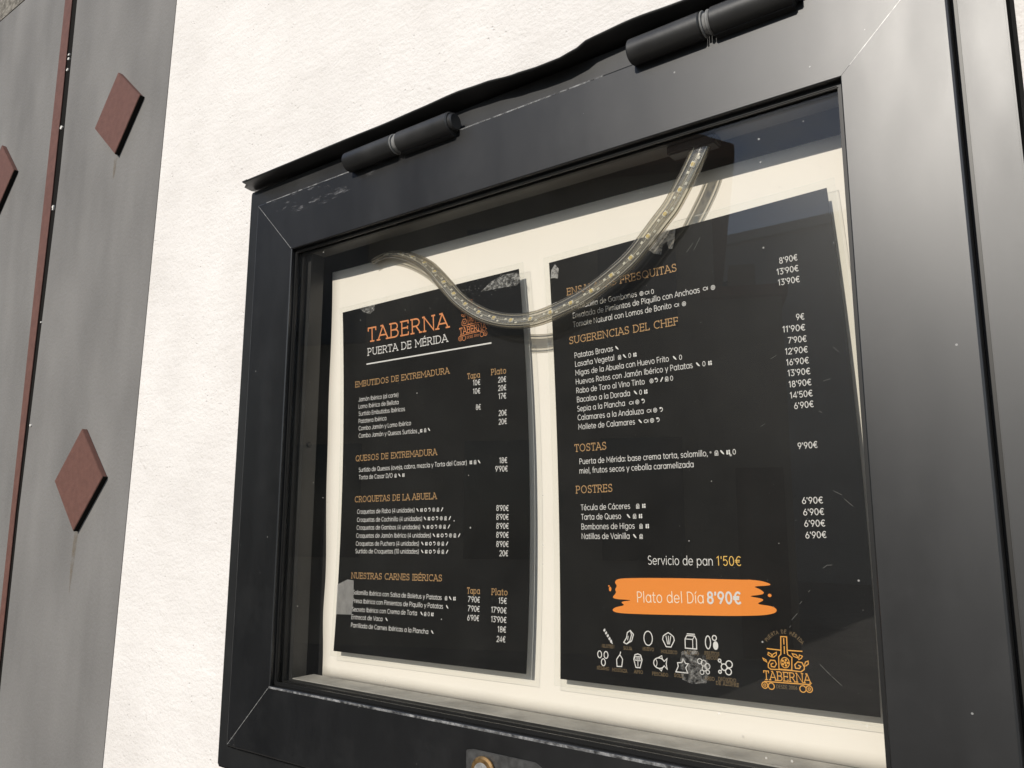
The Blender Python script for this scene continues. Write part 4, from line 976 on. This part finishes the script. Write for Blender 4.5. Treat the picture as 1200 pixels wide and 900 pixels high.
# allergen key
ink, cap_ink = Ink(), Ink()
def P(c, pts, s=8.6): return [(c[0]+x*s, c[1]-y*s) for x, y in pts]
def big_icon(t, c):
    W = 0.64; ink.layer = 0
    if t == 'GLUTEN':
        for k in range(5):
            x, y = -.30+k*.15, .42-k*.20
            ink.fill(P(c, [(x-.10, y-.02), (x+.06, y+.14), (x+.12, y-.02), (x-.02, y-.14)]))
        ink.stroke(P(c, [(.2, -.25), (.42, -.55)]), W)
    elif t == 'SOJA':
        ink.stroke(P(c, [(-.45, -.40), (-.20, -.05), (-.12, .35), (.15, .52), (.25, .20), (.10, -.25), (-.20, -.50), (-.45, -.40)]), W)
        ink.stroke(P(c, [(.15, .52), (.42, .25), (.25, -.25), (-.20, -.50)]), W)
        ink.stroke(P(c, [(-.05, .1), (-.1, -.2)]), W*.8)
    elif t == 'HUEVO': ink.stroke(P(c, ell(0, 0, .36, .52)), W)
    elif t == 'MOLUSCO':
        ink.stroke(P(c, [(-.2, -.5), (-.48, 0), (-.42, .25), (-.25, .38), (0, .52), (.25, .38), (.42, .25), (.48, 0), (.2, -.5), (-.2, -.5)]), W)
        for x in (-.2, 0, .2): ink.stroke(P(c, [(x*.4, -.3), (x, .28)]), W*.8)
    elif t == 'LÁCTEO':
        ink.stroke(P(c, [(-.45, -.5), (-.45, .15), (-.3, .4), (.32, .4), (.45, .15), (.45, -.5), (-.45, -.5)]), W)
        ink.stroke(P(c, [(-.45, .15), (.15, .15), (.32, .4)]), W*.8); ink.stroke(P(c, [(.15, .15), (.15, -.5)]), W*.8); ink.stroke(P(c, [(-.28, .52), (.32, .52)]), W)
    elif t.startswith('FRUTOS'):
        ink.stroke(P(c, ell(-.28, -.02, .2, .45)), W); ink.stroke(P(c, ell(.22, .32, .16, .17)), W); ink.fill(P(c, ell(.3, -.2, .2, .3)[:-1]))
    elif t == 'SÉSAMO':
        for x, y in ((-.28, .25), (.3, .25), (.05, -.32)): ink.stroke(P(c, ell(x, y, .18, .26)), W)
    elif t == 'MOSTAZA':
        ink.stroke(P(c, [(-.22, -.52), (-.25, 0), (-.02, .3), (.1, .3), (.28, .05), (.2, -.5), (-.22, -.52)]), W); ink.stroke(P(c, [(.03, .32), (.12, .58)]), W)
    elif t == 'APIO':
        ink.stroke(P(c, [(-.18, -.5), (-.36, .1), (-.25, .42), (0, .5), (.25, .42), (.36, .1), (.18, -.5), (-.18, -.5)]), W)
        for x in (-.16, .02, .18): ink.stroke(P(c, ell(x, .16, .1, .16)), W*.7)
        ink.stroke(P(c, [(0, 0), (0, -.4)]), W*.8)
    elif t == 'PESCADO':
        ink.stroke(P(c, arc(-.08, 0, .46, .38, 25, 335)+[(.58, -.38), (.5, 0), (.58, .38), (.34, .16)]), W)
        ink.stroke(P(c, [(-.2, .36), (.15, .55), (.2, .3)]), W*.8); ink.stroke(P(c, [(-.1, -.38), (.1, -.55), (.2, -.3)]), W*.8); ink.stroke(P(c, arc(-.55, 0, .3, .36, 50, -50)), W*.7)
    elif t == 'SOLE':
        ink.stroke(P(c, [(-.5, -.45), (-.3, -.05), (-.35, .2), (0, .25), (.1, .5), (.3, .2), (.5, .2), (.3, -.1), (.45, -.45), (-.5, -.45)]), W)
    elif t == 'ARIO':
        for x, y, r_ in ((-.3, .35, .18), (.0, .25, .2), (.28, .05, .2), (.05, -.12, .18), (-.15, -.4, .15), (.3, -.35, .13)): ink.stroke(P(c, ell(x, y, r_, r_)), W*.8)
    else:
        for x, y, r_ in ((-.1, 0, .22), (.28, .22, .24), (.22, -.28, .22)): ink.stroke(P(c, ell(x, y, r_, r_)), W)
        for x, y in ((-.42, .42), (-.42, -.35)): ink.stroke(P(c, ell(x, y, .1, .1)), W)
        ink.stroke(P(c, [(-.36, .34), (-.22, .16)]), W*.8); ink.stroke(P(c, [(-.36, -.28), (-.22, -.12)]), W*.8)
for t, cu, cv_, lu, lv in ICONS:
    big_icon(t, (cu, cv_))
    for k, part in enumerate(t.split('/')):
        w_ = 1.62*len(part)
        cap_ink.text(part, lu-w_/2, lv+1.0+k*2.5, lu+w_/2, lv+1.0+k*2.5, 2.0, .10, True, .12)
ink.press('allergen_symbols', QR, M_WHITE, right)
cap_ink.press('allergen_names', QR, M_FADED, right)

# emblem: bottle between vine scrolls
def emblem(q, root, mp, mat, with_arch=True):
    k = Ink(); mm = lambda pts: [mp(p) for p in pts]
    sc_ = math.hypot(mp((1, 0))[0]-mp((0, 0))[0], mp((1, 0))[1]-mp((0, 0))[1])
    w = (.62 if with_arch else .40)*sc_
    E = EMBLEM
    for key in ('neck', 'body', 'cap', 'lab', 'barl', 'barr', 'base', 'scl', 'scr', 'l1'): k.stroke(mm(E[key]), w, False)
    for lf in E['leaf'][:6 if with_arch else 2]: k.stroke(mm(lf), w*.85, False)
    rx, ry = E['rose2'][0]
    k.stroke(mm(ell(rx, ry, 2.5, 2.9)), w*.8)
    for a in range(5):
        t = a*1.2566
        k.fill(mm([(rx+1.6*math.cos(t)+.75*math.cos(b_*1.0472), ry+1.6*math.sin(t)+.75*math.sin(b_*1.0472)) for b_ in range(6)]))
    k.fill(mm([(rx+.8*math.cos(b_*1.0472), ry+.8*math.sin(b_*1.0472)) for b_ in range(6)]))
    for bx, by in E['bs']: k.stroke(mm(ell(bx, by, 1.8, 1.8)), w*.9)
    for bx, by in (E['bs'][0], E['bs'][3]): k.stroke(mm(ell(bx, by, .7, .7)), w*.7)
    a, b_ = mp(E['t'][:2]), mp(E['t'][2:])
    k.text('TABERNA', *a, *b_, 4.9*sc_, .10, True, .06)
    k.press('emblem', q, mat, root)
    k2 = Ink(); a, b_ = mp(E['d'][:2]), mp(E['d'][2:])
    k2.text('DESDE 2006', *a, *b_, 1.9*sc_, .09, False, .1)
    k2.press('founding_line', q, M_FADED if q is QR else mat, root); k2 = Ink()
    if with_arch:
        A = EMBLEM['arch']
        t = 'PUERTA DE MÉRIDA'
        L = [0]
        for p0, p1 in zip(A, A[1:]): L.append(L[-1]+math.hypot(p1[0]-p0[0], p1[1]-p0[1]))
        def at(s_):
            for i in range(len(A)-1):
                if s_ <= L[i+1] or i == len(A)-2:
                    u_ = (s_-L[i])/(L[i+1]-L[i]); return (A[i][0]+(A[i+1][0]-A[i][0])*u_, A[i][1]+(A[i+1][1]-A[i][1])*u_)
        n = len(t)
        for i, ch in enumerate(t):
            if ch == ' ': continue
            p0, p1 = at(L[-1]*(i+.08)/n), at(L[-1]*(i+.92)/n)
            k2.text(ch, *p0, *p1, 2.0, .10, False, .02)
    k2.press('emblem_motto', q, M_FADED if q is QR else mat, root)
emblem(QR, right, lambda p: tuple(p), M_EMBLEM)
rt, lt = EMBLEM['t'], EMBLEM['lt']
sx_ = (lt[2]-lt[0])/(rt[2]-rt[0])
emblem(QL, left, lambda p: (lt[0]+(p[0]-rt[0])*sx_, lt[1]+(p[1]-rt[1])*sx_), M_ORANGE, False)

# tape, glue, smudge and scratches on the laminate
for key, nm, mt in (('L0', 'torn_tape', M_GLUE), ('L1', 'glue_mark', M_GLUE), ('L2', 'sticky_tape', M_TAPE), ('R0', 'torn_tape', M_TORN), ('R1', 'glue_mark', M_TORN), ('R2', 'dried_smudge', M_SMUDGE)):
    k = Ink(); k.fill(TAPES[key]); q, rt_ = (QL, left) if key[0] == 'L' else (QR, right)
    k.press(nm, q, mt, rt_, lift=0.0006)
k = Ink()
for a, b_, *rest in SCRATCH:
    pts = [a, b_, *rest]; k.layer = 0; k.stroke(pts, 0.15)
rs = random.Random(5)
for _ in range(110):
    u, v = rs.uniform(2, 208), rs.uniform(2, 295); r_ = rs.uniform(.08, .24); k.layer = 0
    k.fill([(u+r_*math.cos(a*1.05)*rs.uniform(.6, 1.3), v+r_*math.sin(a*1.05)*rs.uniform(.6, 1.3)) for a in range(6)])
k.press('scratches', QR, M_SCRATCH, right, lift=0.0005)['kind'] = 'stuff'
k = Ink()
for _ in range(90):
    u, v = rs.uniform(2, 208), rs.uniform(2, 295); r_ = rs.uniform(.08, .24); k.layer = 0
    k.fill([(u+r_*math.cos(a*1.05)*rs.uniform(.6, 1.3), v+r_*math.sin(a*1.05)*rs.uniform(.6, 1.3)) for a in range(6)])
for _ in range(60):                                             # dust speckle round the torn tape
    u, v = rs.gauss(150, 16), abs(rs.gauss(8, 7))+1; r_ = rs.uniform(.1, .4); k.layer = 0
    k.fill([(u+r_*math.cos(a*1.05), v+r_*math.sin(a*1.05)) for a in range(6)])
k.press('scratches', QL, M_SCRATCH, left, lift=0.0005)['kind'] = 'stuff'

# ---------------------------------------------------------------- LED rope hanging in front of the menus
PATH = [(-0.1909, 0.0015, 0.0383), (-0.1833, 0.0015, 0.0407), (-0.1693, 0.0015, 0.0411), (-0.1453, -0.0014, 0.033), (-0.1222, -0.0042, 0.0201), (-0.1077, -0.0071, 0.0076), (-0.0936, -0.01, -0.0058), (-0.0808, -0.0119, -0.0184), (-0.0667, -0.0137, -0.0288), (-0.0479, -0.0156, -0.0393), (-0.03, -0.0175, -0.0454), (-0.014, -0.0177, -0.0482), (0.0015, -0.0178, -0.0487), (0.0224, -0.018, -0.0447), (0.0432, -0.0182, -0.0389), (0.0605, -0.0183, -0.0304), (0.078, -0.0185, -0.0206), (0.0903, -0.0181, -0.0087), (0.1018, -0.0178, 0.0032), (0.1093, -0.0174, 0.0104), (0.1162, -0.017, 0.0212), (0.1225, -0.0167, 0.0309), (0.1275, -0.0165, 0.0397), (0.132, -0.0155, 0.05)]
def dense(path, step=0.0012):
    pts = [Vector(p) for p in path]
    for _ in range(3):
        out = [pts[0]]
        for a, b_ in zip(pts, pts[1:]): out += [a.lerp(b_, .25), a.lerp(b_, .75)]
        pts = out+[pts[-1]]
    res = [pts[0]]
    acc = 0
    for a, b_ in zip(pts, pts[1:]):
        L = (b_-a).length; d = step-acc
        while d <= L: res.append(a.lerp(b_, d/L)); d += step
        acc = L-(d-step)
    return res
CP = dense(PATH)
NP = len(CP)
def frame_at(i):
    a, b_ = CP[max(0, i-2)], CP[min(NP-1, i+2)]
    t = (b_-a).normalized()
    s = i/(NP-1)
    # facing: edge-on at the far left, flat face to the street on the right
    tw = math.radians(-62+62*min(1, max(0, (s-0.10)/0.62))) if s < 0.72 else math.radians(0+8*(s-0.72)/0.28)
    nrm = Vector((0, -1, 0)); nrm = (nrm-t*nrm.dot(t)).normalized()
    side = t.cross(nrm).normalized()
    n2 = nrm*math.cos(tw)+side*math.sin(tw); s2 = t.cross(n2).normalized()
    return t, n2, s2
led = thing('led_rope_light', 'clear LED rope light drooping in front of both menus, unlit', 'rope light', (0.0, -0.0185, -0.05))
LOFF = Vector(led.location)
def sweep(name, w, h, off_n, mat, rng=(0, NP-1), nseg=14, off_s=0.0, power=2.6):
    v, f = [], []
    idx = list(range(rng[0], rng[1]+1))
    for i in idx:
        t, n, s = frame_at(i)
        for k in range(nseg):
            a = 2*math.pi*k/nseg
            c, s_ = math.cos(a), math.sin(a)
            pw_ = 2/power
            x = w/2*math.copysign(abs(c)**pw_, c)+off_s; y = h/2*math.copysign(abs(s_)**pw_, s_)+off_n
            v.append(CP[i]+s*x+n*y-LOFF)
    for j in range(len(idx)-1):
        for k in range(nseg): f.append((j*nseg+k, j*nseg+(k+1) % nseg, (j+1)*nseg+(k+1) % nseg, (j+1)*nseg+k))
    f += [tuple(range(nseg))[::-1], tuple(range((len(idx)-1)*nseg, len(idx)*nseg))]
    return mesh(name, v, f, mat, led, smooth=True)
sweep('sleeve', 0.0128, 0.0058, 0, M_SLEEVE, power=3.0)
sweep('led_tape', 0.0066, 0.0006, -0.0002, M_LEDTAPE, nseg=8, power=6)
sweep('wire', 0.0009, 0.0009, 0.0, M_WIRE, nseg=8, off_s=0.0050, power=2)
sweep('wire', 0.0009, 0.0009, 0.0, M_WIRE, nseg=8, off_s=-0.0050, power=2)
for os_, on_ in ((0.0043, 0.0021), (-0.0036, 0.0023), (0.0008, 0.0024)):                     # pale lines along the sleeve, glints put into the colour
    sweep('glint_line', 0.00035, 0.0003, on_, M_GLINT, nseg=6, off_s=os_, power=2)
def chip_mesh():
    b_ = MB(); b_.box(-0.0019, 0.0019, -0.0016, 0.0016, 0, 0.0012)
    return b_
cb = chip_mesh()
chip0 = cb.build('led_chip', M_CHIPBODY, led, bevel=0.0002)
rb = MB(); rb.box(0.0042, 0.0062, -0.0022, -0.0009, 0, 0.0008); rb.box(-0.0068, -0.0050, 0.0004, 0.0018, 0, 0.0007)
rb.build('glint_bit', M_CHIPBODY, chip0)  # white bits added beside each chip as painted glints
ph = MB(); ph.cyl((0, 0, 0.0011), (0, 0, 0.00135), 0.0014, 16)
phos = ph.build('phosphor', M_CHIP, chip0)
step = 15
first = True
for i in range(14, NP-8, step):
    t, n, s = frame_at(i)
    c = chip0 if first else copy_tree(chip0, led)
    first = False
    p = CP[i]+n*0.0002
    R_m = Matrix(((t.x, s.x, n.x, p.x-LOFF.x), (t.y, s.y, n.y, p.y-LOFF.y), (t.z, s.z, n.z, p.z-LOFF.z), (0, 0, 0, 1)))
    if R_m.to_3x3().determinant() < 0:
        R_m = Matrix(((t.x, -s.x, n.x, p.x-LOFF.x), (t.y, -s.y, n.y, p.y-LOFF.y), (t.z, -s.z, n.z, p.z-LOFF.z), (0, 0, 0, 1)))
    c.matrix_local = R_m
# dark clip holding the rope's end under the top of the case
m = MB(); m.box(0.108, 0.142, -0.0200, -0.0085, 0.0460, 0.0534)
tag(m.build('cable_clip', M_RUBBER, bevel=0.0012), 'small black clip gripping the upper right end of the rope light', 'clip')
